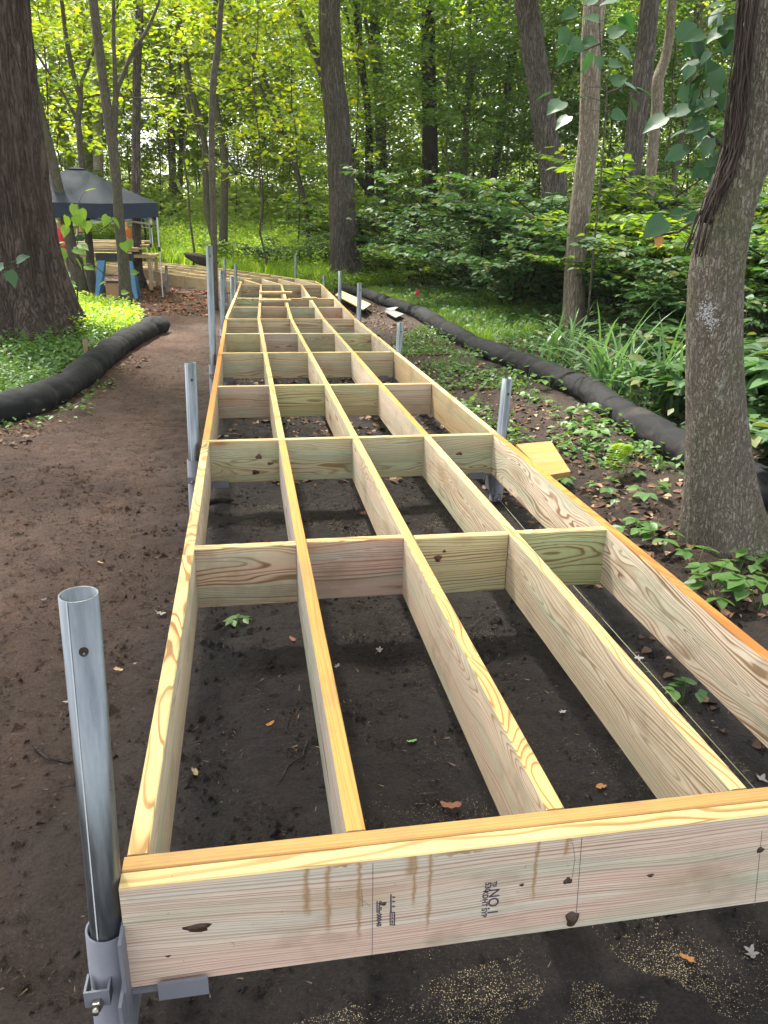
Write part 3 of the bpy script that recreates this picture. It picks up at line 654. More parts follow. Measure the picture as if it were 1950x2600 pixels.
sock('black filter sock along the right side of the boardwalk, behind the trunk', [(3.25, 0.6, 0), (3.24, 1.6, 0), (3.20, 2.6, 0), (3.15, 3.15, 0), (3.16, 3.7, 0), (3.22, 4.45, 0), (3.33, 5.45, 0), (3.30, 6.6, 0), (3.18, 7.75, 0), (3.16, 9.95, 0), (3.27, 12.6, 0), (3.05, 15.1, 0), (2.95, 16.8, 0), (2.55, 19.0, 0)], 0.132, 3.3, 0.35)
sock('black filter sock on the left of the dirt path below the big trunk', [(-2.9, 4.5, 0), (-2.2, 4.95, 0), (-1.72, 5.25, 0), (-1.47, 5.75, 0), (-1.36, 6.6, 0), (-1.31, 7.6, 0), (-1.24, 8.6, 0), (-1.15, 9.4, 0), (-1.03, 10.2, 0), (-0.92, 10.75, 0)], 0.15, 8.1, 0.35)
sock('crumpled end of a second black sock beside the forked tree foot', [(-1.62, 12.4, 0), (-1.4, 12.0, 0), (-1.22, 11.6, 0)], 0.11, 2.2, 0.6)

M_STAKE = plain('stake_wood', (0.30, 0.19, 0.11), 0.85, ns=30, c2=(0.17, 0.11, 0.07)); M_PINK = plain('pink_flagging', (0.80, 0.06, 0.13), 0.5)
M_STRING = plain('string', (0.36, 0.38, 0.24), 0.8)
def stake(label, px, py, h, Y=None, name='wooden_stake', cat='stake', flag=False, w=0.02):
    p = atY(px, py, Y); mb = MB(); z0 = min(p.z, ground_z(p.x, p.y)) - 0.1
    top = p.z + h
    Mx = Matrix.Translation((p.x, p.y, 0)) @ Matrix.Rotation(0.4 + px % 3 * 0.3, 4, 'Z')
    if flag:
        t = thing(name, label, cat, (p.x, p.y, 0)); mb.box(-w / 2, w / 2, -w / 2, w / 2, z0, top, 0, Matrix.Rotation(0.3, 4, 'Z')); mb.build('stake', M_STAKE, t)
        fl = MB(); hh = 0.26; y_ = -0.02
        vs = []
        for i in range(5):
            s = i / 4; vs += [(-0.035 - 0.01 * math.sin(s * 5), y_ - 0.012 * math.sin(6 * s), top - 0.03 - hh * s), (0.03 + 0.012 * math.sin(s * 4 + 1), y_ - 0.012 * math.sin(6 * s + 1), top - 0.02 - hh * s)]
        fl.add(vs, [(2 * i, 2 * i + 1, 2 * i + 3, 2 * i + 2) for i in range(4)]); fl.build('flagging_tape', M_PINK, t); return t
    mb.box(-w, w, -w * .6, w * .6, z0, top, 0, Mx)
    return tag(mb.build(name, M_STAKE), label, cat)
stake('pale stake driven through the left sock near its middle', 219, 900, 0.16, 7.9)
stake('dark stake at the far end of the left sock', 397, 818, 0.17, 11.0)
stake('stake behind the right sock near the slim light trunk', 1319, 892, 0.15, 8.0)
stake('thin stake behind the right sock in the fine grass', 1151, 832, 0.15, 10.6, w=0.016)
stake('short dark stake left of the pink flag', 1038, 774, 0.15, 15.2)
stake('stake with pink flagging tape left of the shrubs', 1058, 778, 0.36, 15.2, 'flagged_stake', 'flag stake', True, 0.03)
stake('stake with pink flagging tape under the green shrubs', 1252, 778, 0.34, 15.2, 'flagged_stake', 'flag stake', True, 0.02)
mb = MB(); sp0 = atZ(1262, 1262, 0.02); sp1 = atZ(1950, 2040, 0.16)
mb.tube([sp0.lerp(sp1, t) + Vector((0, 0, -0.01 * math.sin(math.pi * t))) for t in (0, .25, .5, .75, 1)], 0.0011, 5)
tag(mb.build('mason_string', M_STRING), 'thin pale string stretched low along the right bays', 'string')

# ------------------------------------------------------------------ leaves
LEAF2 = (np.array([(0, 0, 0), (-0.3, 0.45, 0.06), (0, 1, -0.05), (0.3, 0.45, 0.06)]), np.array([(0, 3, 2), (0, 2, 1)]))
LEAF6 = (np.array([(0, 0, 0), (-0.24, 0.22, 0.05), (-0.33, 0.5, 0.07), (-0.2, 0.78, 0.02), (0, 1.05, -0.08), (0.2, 0.78, 0.02), (0.33, 0.5, 0.07), (0.24, 0.22, 0.05), (0, 0.5, 0)]),
         np.array([(0, 8, 1), (1, 8, 2), (2, 8, 3), (3, 8, 4), (4, 8, 5), (5, 8, 6), (6, 8, 7), (7, 8, 0)]))
LEAFB = (np.array([(0, 0, 0), (-0.30, -0.06, 0.02), (-0.50, 0.22, 0.05), (-0.44, 0.55, 0.05), (-0.2, 0.86, 0.0), (0, 1.15, -0.10), (0.2, 0.86, 0.0), (0.44, 0.55, 0.05), (0.50, 0.22, 0.05), (0.30, -0.06, 0.02), (0, 0.45, -0.02)]),
         np.array([(0, 10, 1), (1, 10, 2), (2, 10, 3), (3, 10, 4), (4, 10, 5), (5, 10, 6), (6, 10, 7), (7, 10, 8), (8, 10, 9), (9, 10, 0)]))
def leaf_arrays(P_, D, N_, S, tpl):
    """leaves at P_, pointing along D, facing N_, length S"""
    V0, F0 = tpl; n = len(P_)
    D = D / np.linalg.norm(D, axis=1, keepdims=True)
    X = np.cross(D, N_); X /= np.linalg.norm(X, axis=1, keepdims=True) + 1e-9
    Z = np.cross(X, D)
    V = P_[:, None, :] + S[:, None, None] * (V0[None, :, 0:1] * X[:, None] + V0[None, :, 1:2] * D[:, None] + V0[None, :, 2:3] * Z[:, None])
    F_ = F0[None] + (np.arange(n) * len(V0))[:, None, None]
    return V.reshape(-1, 3), F_.reshape(-1, F0.shape[1])
def rdirs(n, r, flat=1.0):
    v = r.normal(size=(n, 3)); v[:, 2] *= flat; return v / np.linalg.norm(v, axis=1, keepdims=True)
def leaves_at(P_, S, r, tpl=LEAF2, tilt=0.55, droop=0.25):
    n = len(P_); D = rdirs(n, r, 0.25); D[:, 2] -= droop * r.random(n)
    N_ = r.normal(size=(n, 3)) * tilt + np.array([0, 0, 1.0])
    return leaf_arrays(P_, D, N_, np.broadcast_to(S, (n,)) * r.uniform(0.7, 1.25, n), tpl)
def clump_points(centres, per, rad, r, flat=0.4):
    n = len(centres); q = rdirs(n * per, r) * (r.random((n * per, 1)) ** 0.45) * rad
    q[:, 2] *= flat; return np.repeat(centres, per, 0) + q
def crown_mesh(name, mat, h0, h1, R_, nclump, per, size, seed, crad=0.65, shape='egg', tpl=LEAF2):
    r = np.random.default_rng(seed)
    t = r.random(nclump) ** 0.85; z = h0 + (h1 - h0) * t
    if shape == 'egg': w = np.sin(np.pi * (0.12 + 0.83 * t)) ** 0.7
    else: w = 0.55 + 0.45 * np.sin(np.pi * t)
    a = r.random(nclump) * 2 * np.pi; q = R_ * w * np.sqrt(r.random(nclump)) ** 0.8
    C_ = np.stack([q * np.cos(a), q * np.sin(a), z], -1)
    P_ = clump_points(C_, per, crad, r, 0.33)
    V, F_ = leaves_at(P_, size, r, tpl)
    return np_mesh(name, V, F_, mat)

# tall crowns (above the picture) and understory crowns, shared between trees
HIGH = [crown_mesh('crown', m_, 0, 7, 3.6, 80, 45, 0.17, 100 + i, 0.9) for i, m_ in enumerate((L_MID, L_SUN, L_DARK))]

def trunk_path(pts, Y, dY=0.0):
    out = []
    for i, (px, py, w) in enumerate(pts):
        p = atY(px, py, Y + dY * i); out.append((p, w / 2 * mpp(p)))
    return out
def smooth_path(pr, step=0.25):
    P_ = []; R_ = []
    for i in range(len(pr) - 1):
        p0, p1, p2, p3 = (pr[max(i - 1, 0)], pr[i], pr[i + 1], pr[min(i + 2, len(pr) - 1)])
        n = max(1, int((p2[0] - p1[0]).length / step))
        for k in range(n):
            t = k / n; f = lambda a, b, c, d: 0.5 * ((2 * b) + (c - a) * t + (2 * a - 5 * b + 4 * c - d) * t * t + (3 * b - a - 3 * c + d) * t ** 3)
            P_.append(f(p0[0], p1[0], p2[0], p3[0])); R_.append(max(0.004, f(p0[1], p1[1], p2[1], p3[1])))
    P_.append(pr[-1][0]); R_.append(pr[-1][1]); return P_, R_
def Z1(x, y, w): return (x / 2.37, y / 2.37, w / 2.37)
def Z2(x, y, w): return (600 + x / 2.37, y / 2.37, w / 2.37)
def Z3(x, y, w): return (1250 + x / 2.37, y / 2.37, w / 2.37)
def tree(label, pts, Y, mat, limbs=(), segs=14, rough=0.05, step=0.3, flare=0.25, ext=5.0, crown=0, cscale=1.0, group=None, name='tree', crown_up=1.0, fl_n=5, ridge=0.0):
    pr = trunk_path(pts, Y)                       # listed from the foot upwards
    base = pr[0][0]; gz = min(ground_z(base.x, base.y), base.z)
    t = thing(name, label, 'tree', (base.x, base.y, gz), group)
    pr = [(base + Vector((0, 0, gz - base.z - 0.25)), pr[0][1] * 1.05)] + pr
    if ext:
        d = (pr[-1][0] - pr[-2][0]).normalized(); d = (d + Vector((0, 0, 0.6))).normalized(); e = pr[-1]
        pr += [(e[0] + d * 0.25, e[1]), (e[0] + d * ext * 0.35, e[1] * 0.9), (e[0] + d * ext, e[1] * 0.45)]
    P_, R_ = smooth_path(pr, step)
    o0 = Vector((base.x, base.y, gz)); loc = [p - o0 for p in P_]; seed = rnd.uniform(0, 50); ph = rnd.uniform(0, 6)
    r0 = R_[0]
    def fn(i, a, p):
        v = 1 + rough * mn.noise(Vector((math.cos(a) * 2.6, math.sin(a) * 2.6, p.z * 0.9 + seed))) + rough * 0.6 * mn.noise(Vector((math.cos(a) * 7, math.sin(a) * 7, p.z * 1.3 + seed)))
        if ridge: v += ridge * (0.5 - 2.2 * abs(mn.noise(Vector((math.cos(a) * 9, math.sin(a) * 9, p.z * 1.1 + seed))))) + ridge * 0.5 * mn.noise(Vector((math.cos(a) * 24, math.sin(a) * 24, p.z * 5 + seed)))
        f = flare * math.exp(-max(0, p.z + 0.02) / (2.2 * r0 + 0.12))
        return v + f * (0.55 + 0.75 * max(0, math.sin(fl_n * a + ph)))
    mb = MB(); mb.tube(loc, R_, segs, fn=fn); mb.build('trunk', mat, t)
    for lb in limbs:
        pl = trunk_path(lb, Y); P2, R2 = smooth_path(pl, step * 0.7)
        m2 = MB(); m2.tube([p - o0 for p in P2], R2, max(6, segs // 2), fn=lambda i, a, p: 1 + 0.08 * mn.noise(p * 4)); m2.build('limb', mat, t)
    if crown is not None:
        c = link('crown', HIGH[crown % 3], t, loc[-1] + Vector((0, 0, -ext - 2.0 + crown_up)), (0, 0, rnd.uniform(0, 6)))
        c.scale = (cscale, cscale, cscale * 0.9)
    return t
tree('huge dark trunk with shaggy furrowed bark at the left edge', [(56, 876, 360), (48, 812, 286), (38, 740, 248), (22, 650, 226), (5, 540, 218), (-18, 300, 214), (-45, 0, 210)], 9.7, B_DARK, segs=170, rough=0.06, step=0.05, ridge=0.06, flare=0.20, ext=6, crown=2, cscale=1.45, fl_n=6, crown_up=5.0)
tree('leaning slim trunk rising from behind the huge dark trunk', [Z1(490, 1790, 85), Z1(470, 1660, 74), Z1(430, 1480, 64), Z1(395, 1300, 62), Z1(350, 1130, 62), Z1(310, 950, 64), Z1(250, 720, 60), Z1(195, 450, 48), Z1(150, 200, 40)], 17.0, B_SLIM, ext=4, crown=0, cscale=0.7)
tree('thin dark forked tree in front of the black tent', [Z1(548, 1745, 56), Z1(540, 1500, 46), Z1(525, 1350, 42), Z1(505, 1150, 40), Z1(480, 850, 36), Z1(468, 720, 36), Z1(488, 600, 32), Z1(468, 545, 28), Z1(430, 400, 30), Z1(395, 200, 26), Z1(370, 0, 24)], 18.5, B_SLIM,
     [[Z1(470, 745, 26), Z1(440, 680, 18), Z1(380, 560, 16), Z1(270, 400, 16), Z1(190, 280, 14), Z1(160, 180, 10)], [Z1(486, 600, 26), Z1(490, 500, 20), Z1(520, 420, 20), Z1(565, 300, 18), Z1(640, 180, 15), Z1(700, 60, 11), Z1(720, -40, 9)],
      [Z1(490, 595, 13), Z1(590, 570, 12), Z1(700, 575, 11), Z1(850, 592, 10), Z1(1050, 580, 8), Z1(1180, 592, 5)]], ext=3, crown=1, cscale=0.6)
tree('grey-green forked tree standing right of the tent roof', [Z1(757, 1900, 84), Z1(748, 1650, 68), Z1(720, 1350, 60), Z1(695, 1050, 58), Z1(672, 830, 66), Z1(650, 700, 60), Z1(620, 480, 54), Z1(590, 250, 56), Z1(560, 0, 52)], 13.4, B_SLIM,
     [[Z1(676, 850, 46), Z1(690, 700, 42), Z1(696, 600, 34), Z1(690, 400, 26), Z1(683, 200, 22), Z1(685, 0, 20), Z1(690, -90, 16)], [Z1(696, 620, 30), Z1(706, 545, 28), Z1(750, 430, 24), Z1(800, 310, 22), Z1(880, 190, 20), Z1(950, 30, 16), Z1(975, -60, 13)]], segs=20, step=0.15, ext=5, crown=0, cscale=0.9, crown_up=4.0)
tree('straight brown trunk behind the right tent corner', [Z1(836, 1740, 84), Z1(826, 1640, 60), Z1(820, 1200, 53), Z1(820, 800, 49), Z1(825, 400, 50), Z1(838, 150, 50), Z1(840, 0, 46)], 19.9, B_GREY, flare=0.4, crown=1, cscale=0.8)
tree('twin-stemmed dark tree in the bright grass', [Z1(1340, 1590, 66), Z1(1345, 1400, 50), Z1(1350, 1150, 46), Z1(1352, 1000, 48), Z1(1335, 820, 45), Z1(1300, 650, 40), Z1(1285, 400, 38), Z1(1290, 150, 30), Z1(1300, 0, 28)], 25.0, B_SLIM,
     [[Z1(1330, 1590, 46), Z1(1275, 1400, 42), Z1(1240, 1200, 42), Z1(1238, 980, 42), Z1(1225, 830, 38), Z1(1180, 650, 36), Z1(1130, 450, 40), Z1(1090, 250, 46), Z1(1070, 80, 42), Z1(1050, 0, 38), Z1(1030, -100, 34)], [Z1(1235, 850, 30), Z1(1190, 780, 28), Z1(1150, 700, 26), Z1(1110, 500, 24)],
      [Z1(1362, 960, 12), Z1(1420, 1030, 10), Z1(1500, 1055, 9), Z1(1580, 1060, 8), Z1(1625, 1010, 7), Z1(1720, 950, 6), Z1(1820, 900, 5)], [Z1(1085, 290, 14), Z1(1010, 280, 11), Z1(950, 330, 9), Z1(890, 350, 8), Z1(865, 460, 6)]], crown=1, cscale=0.6, crown_up=3, step=0.25)
tree('slender smooth trunk close to the left rim of the deck', [Z1(1293, 1865, 42), Z1(1290, 1600, 37), Z1(1285, 1300, 38), Z1(1275, 1000, 38), Z1(1275, 700, 36), Z1(1285, 480, 40), Z1(1310, 300, 40), Z1(1325, 100, 34), Z1(1335, 0, 32)], 14.3, B_SLIM,
     [[Z1(1270, 555, 11), Z1(1240, 530, 9), Z1(1180, 510, 8), Z1(1120, 480, 6), Z1(1100, 440, 4)]], segs=16, step=0.15, flare=0.1, crown=1, cscale=0.8, crown_up=4)
tree('thin leaning tree left of the large central trunk', [Z2(442, 1560, 40), Z2(428, 1380, 36), Z2(412, 1220, 32), Z2(370, 1060, 30), Z2(345, 970, 28), Z2(290, 800, 26), Z2(245, 650, 24), Z2(190, 520, 22), Z2(120, 370, 22), Z2(50, 220, 20), Z2(-10, 120, 20)], 28.0, B_SLIM,
     [[Z2(290, 800, 22), Z2(255, 790, 22), Z2(215, 690, 20), Z2(150, 530, 18), Z2(90, 390, 18)]], ext=4, crown=1, cscale=0.5, crown_up=2)
tree('leaning trunk partly hidden behind the large central trunk', [Z2(640, 1560, 70), Z2(600, 1000, 60), Z2(545, 620, 46), Z2(510, 430, 44), Z2(480, 330, 44), Z2(420, 200, 52), Z2(380, 100, 54), Z2(340, 20, 50)], 27.0, B_GREY, crown=0, cscale=0.7, crown_up=2)
tree('large straight central trunk with rough grey-brown bark beyond the deck', [Z2(672, 1725, 196), Z2(660, 1640, 166), Z2(650, 1500, 152), Z2(643, 1350, 150), Z2(630, 1100, 150), Z2(616, 850, 146), Z2(603, 660, 150), Z2(592, 560, 138), Z2(575, 400, 130), Z2(560, 150, 130), Z2(560, 0, 128)], 21.7, B_GREY, segs=96, step=0.10, ridge=0.05, flare=0.28, ext=7, crown=0, cscale=1.2, crown_up=2)
tree('dark trunk with a bent stem right of the central trunk', [Z2(812, 1545, 82), Z2(806, 1300, 62), Z2(800, 1000, 52), Z2(795, 700, 42), Z2(770, 500, 42), Z2(742, 300, 42), Z2(730, 100, 50), Z2(720, 0, 50)], 29.0, B_BLACK, [[Z2(800, 1150, 42), Z2(735, 1060, 44), Z2(712, 970, 40), Z2(690, 860, 26)], [Z2(770, 500, 22), Z2(710, 330, 20), Z2(690, 180, 18), Z2(650, 40, 16)]], crown=2)
tree('mossy upright trunk beside the bent dark trunk', [Z2(890, 1545, 96), Z2(880, 1350, 76), Z2(875, 1000, 70), Z2(865, 700, 62), Z2(850, 420, 60), Z2(835, 200, 60), Z2(825, 0, 56)], 30.0, B_SLIM, [[Z2(855, 470, 26), Z2(820, 330, 24), Z2(790, 200, 22), Z2(770, 60, 18)]], crown=2)
tree('thick very dark straight trunk in the middle distance', [Z2(1172, 1610, 120), Z2(1166, 1450, 100), Z2(1165, 1300, 96), Z2(1165, 1000, 96), Z2(1165, 700, 90), Z2(1156, 400, 86), Z2(1155, 100, 82), Z2(1155, 0, 80)], 28.0, B_BLACK, segs=24, crown=2, cscale=1.1)
tree('forked smooth stem right of the very dark trunk', [Z2(1345, 1380, 46), Z2(1355, 1180, 44), Z2(1372, 1000, 45), Z2(1385, 750, 40), Z2(1400, 550, 42), Z2(1420, 420, 46), Z2(1446, 240, 36), Z2(1465, 50, 34), Z2(1475, -20, 32)], 27.0, B_SLIM,
     [[Z2(1415, 430, 28), Z2(1402, 220, 26), Z2(1410, 0, 24), Z2(1412, -80, 20)], [Z2(1465, 90, 22), Z2(1520, 40, 18), Z2(1570, -20, 14)], [Z2(1395, 720, 16), Z2(1450, 670, 14), Z2(1500, 640, 10)], [Z2(1365, 1080, 16), Z2(1300, 1000, 13), Z2(1240, 900, 10)]], crown=2, cscale=0.8)
tree('thin dark stem left of the first thick grey trunk', [Z3(-12, 1240, 44), Z3(10, 1060, 42), Z3(45, 850, 44), Z3(80, 620, 44), Z3(110, 420, 40), Z3(140, 250, 38), Z3(175, 100, 32), Z3(200, 0, 28)], 26.0, B_BLACK, crown=2, cscale=0.8)
tree('thick grey trunk rising out of the shrubs left of the light trunk', [Z3(395, 1500, 175), Z3(375, 1150, 150), Z3(355, 980, 146), Z3(320, 800, 144), Z3(290, 550, 142), Z3(255, 350, 140), Z3(225, 150, 140), Z3(205, 0, 140)], 17.0, B_GREY, segs=80, step=0.10, ridge=0.045, ext=7, crown=0, cscale=1.0, crown_up=2)
tree('light brown slender trunk standing behind the filter sock', [Z3(476, 2075, 152), Z3(488, 1900, 135), Z3(500, 1600, 126), Z3(525, 1300, 125), Z3(555, 1050, 124), Z3(580, 800, 118), Z3(590, 500, 118), Z3(597, 250, 122), Z3(618, 0, 134)], 9.7, B_LIGHT, [[Z3(625, 40, 70), Z3(665, 0, 66), Z3(700, -60, 60)]], segs=40, step=0.07, rough=0.04, flare=0.08, ext=5, crown=0, cscale=1.15, crown_up=5)
tree('grey trunk rising out of the shrubs right of the light trunk', [Z3(745, 1550, 135), Z3(790, 1250, 116), Z3(815, 1120, 112), Z3(842, 980, 114), Z3(855, 850, 112), Z3(880, 650, 112), Z3(905, 450, 114), Z3(930, 200, 110), Z3(950, 0, 112)], 14.0, B_GREY, segs=80, step=0.1, ridge=0.045, ext=6, crown=2, cscale=0.9, crown_up=2)
tree('curved slim brown trunk close behind the grey one', [Z3(925, 1350, 66), Z3(945, 1150, 64), Z3(962, 970, 66), Z3(972, 800, 66), Z3(992, 650, 70), Z3(996, 480, 70), Z3(1036, 370, 60), Z3(1066, 200, 55), Z3(1080, 0, 55)], 16.0, B_LIGHT, segs=20, step=0.15, crown=2, cscale=0.7, crown_up=1.5)
tree('thin dark sapling between the curved trunk and the mossy right trunk', [Z3(1085, 1150, 34), Z3(1120, 950, 34), Z3(1150, 760, 36), Z3(1175, 650, 40), Z3(1202, 450, 46), Z3(1232, 250, 42), Z3(1262, 0, 44)], 20.0, B_SLIM, [[Z3(1225, 300, 26), Z3(1262, 200, 24), Z3(1310, 90, 22), Z3(1350, -30, 20)], [Z3(1228, 240, 18), Z3(1222, 100, 18), Z3(1228, -40, 16)]], crown=1, cscale=0.7)
T19 = tree('mossy grey trunk leaning right in the right foreground', [(1846, 1392, 186), (1838, 1340, 160), (1826, 1182, 138), (1814, 940, 128), (1816, 740, 128), (1826, 640, 128), (1850, 527, 126), (1886, 422, 122), (1916, 320, 126), (1938, 200, 138), (1952, 84, 138), (1964, 0, 138)], 2.16, B_MAPLE, segs=96, step=0.03, rough=0.05, ridge=0.018, flare=0.36, ext=5, crown=0, cscale=1.1, crown_up=7.5, fl_n=4)
mb = MB(); r_ = random.Random(4)
for k in range(60):
    a0 = r_.uniform(-8, 34); pts = []
    for px, py in [(1752, 640), (1775, 560), (1800, 505), (1826, 440), (1848, 380), (1858, 300), (1864, 220), (1872, 130), (1884, 40), (1892, -40)]:
        pts.append(atY(px + a0 + r_.uniform(-13, 11), py + r_.uniform(-14, 14), 2.16 - 0.05 - 0.0022 * max(0, a0) + r_.uniform(-.012, .012)))
    n0 = r_.randint(0, 3); pts = pts[n0:]
    mb.tube(pts, r_.uniform(0.0012, 0.0045), 5)
o = mb.build('aerial_roots', plain('root_fibre', (0.050, 0.032, 0.024), 0.95, ns=40, c2=(0.020, 0.014, 0.011))); o.parent = T19; o.matrix_parent_inverse = Matrix.Translation(-T19.location)
mb = MB()
for k in range(330):
    a = r_.gauss(0, .9); b = r_.gauss(0, 1.0); p = atY(1795 + 13 * a + 10 * (b > .5), 800 + 20 * b, 2.16 - 0.1255 + 0.02 * (abs(a) / 3) ** 2); q = r_.uniform(0.0012, 0.0035)
    mb.add([p + RT * q, p + UP * q - FW * .001, p - RT * q, p - UP * q], [(0, 1, 2, 3)])
o = tag(mb.build('pale_crust', plain('pale_crust', (0.36, 0.36, 0.35), 0.9)), kind='stuff'); o.parent = T19; o.matrix_parent_inverse = Matrix.Translation(-T19.location)
# pale trunks in the far sunlit woods
for k, (lb, pts, Y) in enumerate([('palest far trunk above the tent roof', [Z1(560, 1400, 80), Z1(545, 1050, 72), Z1(520, 700, 60), Z1(500, 300, 55), Z1(480, 0, 50)], 38), ('pale far trunk leaning left above the tent peak', [Z1(430, 1300, 60), Z1(415, 950, 55), Z1(360, 740, 50), Z1(320, 560, 40), Z1(300, 200, 36)], 40),
        ('pale far trunk seen in the gap under the tent', [Z1(610, 1480, 70), Z1(600, 1330, 66), Z1(590, 900, 60), Z1(590, 300, 50), Z1(585, 0, 50)], 36), ('dark far trunk left of the bright grass', [Z1(1045, 1420, 50), Z1(1040, 1100, 48), Z1(1030, 800, 44), Z1(1040, 400, 40), Z1(1030, 0, 40)], 36), ('second dark far trunk left of the bright grass', [Z1(1085, 1420, 36), Z1(1080, 1150, 36), Z1(1095, 800, 30), Z1(1080, 300, 30)], 37)]):
    tree(lb, pts, Y, B_PALE if k < 3 else B_SLIM, crown=1, cscale=1.1, segs=12, step=0.6)

# unseen trees added so their crowns shade the near half of the frame
for lb, x, y, cz, sc_, ci in (('unseen tall tree added for shade left of the path beside the viewpoint', -4.6, 2.6, 8.2, 1.25, 0), ('unseen tall tree added for shade left of the path near the huge dark trunk', -5.4, 7.2, 8.8, 1.3, 2), ('unseen tall tree added for shade right of the sock beside the viewpoint', 5.2, 1.0, 8.4, 1.2, 0)):
    t = thing('tree', lb, 'tree', (x, y, ground_z(x, y))); mb = MB()
    mb.tube([(0, 0, -.3), (0.05, 0, 2), (0.2, 0.1, 5), (0.6, 0.3, 9), (0.9, 0.4, 12)], [.28, .22, .19, .14, .07], 16, fn=lambda i, a, p: 1 + 0.07 * mn.noise(Vector((math.cos(a) * 2, math.sin(a) * 2, p.z)))); mb.build('trunk', B_GREY, t)
    c = link('crown', HIGH[ci], t, (1.6 if x < 0 else -1.2, 0.6, cz - 1), (0, 0, x)); c.scale = (sc_, sc_, sc_)

# understory: thin saplings whose leaves fill the picture between the trunks
UNDER = {}
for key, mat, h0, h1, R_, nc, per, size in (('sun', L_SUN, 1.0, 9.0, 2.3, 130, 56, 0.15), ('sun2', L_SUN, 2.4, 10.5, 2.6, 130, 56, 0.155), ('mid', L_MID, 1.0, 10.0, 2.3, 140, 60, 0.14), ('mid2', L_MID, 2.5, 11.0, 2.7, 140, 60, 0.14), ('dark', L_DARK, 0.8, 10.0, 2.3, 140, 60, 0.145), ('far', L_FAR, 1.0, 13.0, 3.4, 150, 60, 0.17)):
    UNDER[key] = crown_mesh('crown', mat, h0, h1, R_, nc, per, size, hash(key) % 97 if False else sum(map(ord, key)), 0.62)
UNDER['airy'] = crown_mesh('crown', L_SUN, 3.0, 10.5, 2.6, 60, 24, 0.20, 77, 0.75); UNDER['airy2'] = crown_mesh('crown', L_SUN, 2.6, 10.0, 2.3, 55, 24, 0.19, 78, 0.75)
STEM = {}
for j in range(3):
    mb = MB(); q = Vector((0, 0, -0.3)); pts = [q.copy()]
    rr_ = random.Random(j)
    for k in range(12): q += Vector((rr_.uniform(-.18, .18), rr_.uniform(-.18, .18), 0.85)); pts.append(q.copy())
    mb.tube(pts, [0.036 * (1 - k / 14) for k in range(13)], 7)
    for k in range(9):
        i = 3 + k; a = rr_.uniform(0, 6.3); d = Vector((math.cos(a), math.sin(a), 0.35)); Lb = rr_.uniform(1.0, 2.1)
        mb.tube([pts[i], pts[i] + d * Lb * .5 + Vector((0, 0, .05)), pts[i] + d * Lb + Vector((0, 0, .3))], [0.013, 0.009, 0.004], 5)
    STEM[j] = mb.mesh('trunk', B_SLIM)
def grid(x0, x1, y0, y1, dx, dy, seed):
    r = random.Random(seed); out = []; y = y0; k = 0
    while y <= y1:
        x = x0(y) + (k % 2) * dx / 2
        while x <= x1(y): out.append((x + r.uniform(-.3, .3) * dx, y + r.uniform(-.3, .3) * dy)); x += dx
        y += dy; k += 1
    return out
LX = lambda y: -0.32 * y + 0.3; RX = lambda y: 0.70 * y; MX = lambda y: 0.11 * y + 0.2; NX = lambda y: 0.30 * y
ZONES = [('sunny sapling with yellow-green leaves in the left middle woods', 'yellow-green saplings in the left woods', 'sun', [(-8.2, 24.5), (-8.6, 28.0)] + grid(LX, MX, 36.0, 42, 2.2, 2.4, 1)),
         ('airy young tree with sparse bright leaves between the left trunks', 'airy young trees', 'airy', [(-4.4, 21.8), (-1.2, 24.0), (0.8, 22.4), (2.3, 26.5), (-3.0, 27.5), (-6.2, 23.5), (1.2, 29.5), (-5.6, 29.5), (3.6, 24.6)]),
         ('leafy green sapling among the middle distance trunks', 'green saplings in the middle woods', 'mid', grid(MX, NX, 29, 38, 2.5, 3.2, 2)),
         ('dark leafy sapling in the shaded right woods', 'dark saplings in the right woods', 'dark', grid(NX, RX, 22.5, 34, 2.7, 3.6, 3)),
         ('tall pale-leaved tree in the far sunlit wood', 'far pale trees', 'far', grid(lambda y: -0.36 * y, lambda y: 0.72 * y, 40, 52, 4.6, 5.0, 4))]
for label, grp, key, spots in ZONES:
    for i, (x, y) in enumerate(spots):
        if key == 'far' and x < -0.10 * y and i % 5 < 3: continue
        t = thing('sapling' if key != 'far' else 'far_tree', label, 'tree', (x, y, ground_z(x, y)), grp, rnd.uniform(0, 6.28))
        k2 = key + '2' if (key + '2') in UNDER and i % 2 else key
        s = rnd.uniform(0.85, 1.15); t.scale = (s, s, s)
        link('trunk', STEM[i % 3], t); link('crown', UNDER[k2], t)
# the wood beyond, one mass nobody could count
def far_wood():
    r = np.random.default_rng(5); n = 2600
    x = r.uniform(-42, 58, n); y = r.uniform(56, 66, n); z = r.random(n) ** 1.5 * 21 + 1.4
    keep = (x > -4) | (z < 5) | (r.random(n) < 0.35); x, y, z = x[keep], y[keep], z[keep]
    P_ = clump_points(np.stack([x, y, z], -1), 55, 1.7, r, 0.6); V, F_ = leaves_at(P_, 0.42, r)
    tag(link('distant_wood', np_mesh('distant_wood', V, F_, L_FAR)), kind='stuff')
far_wood()

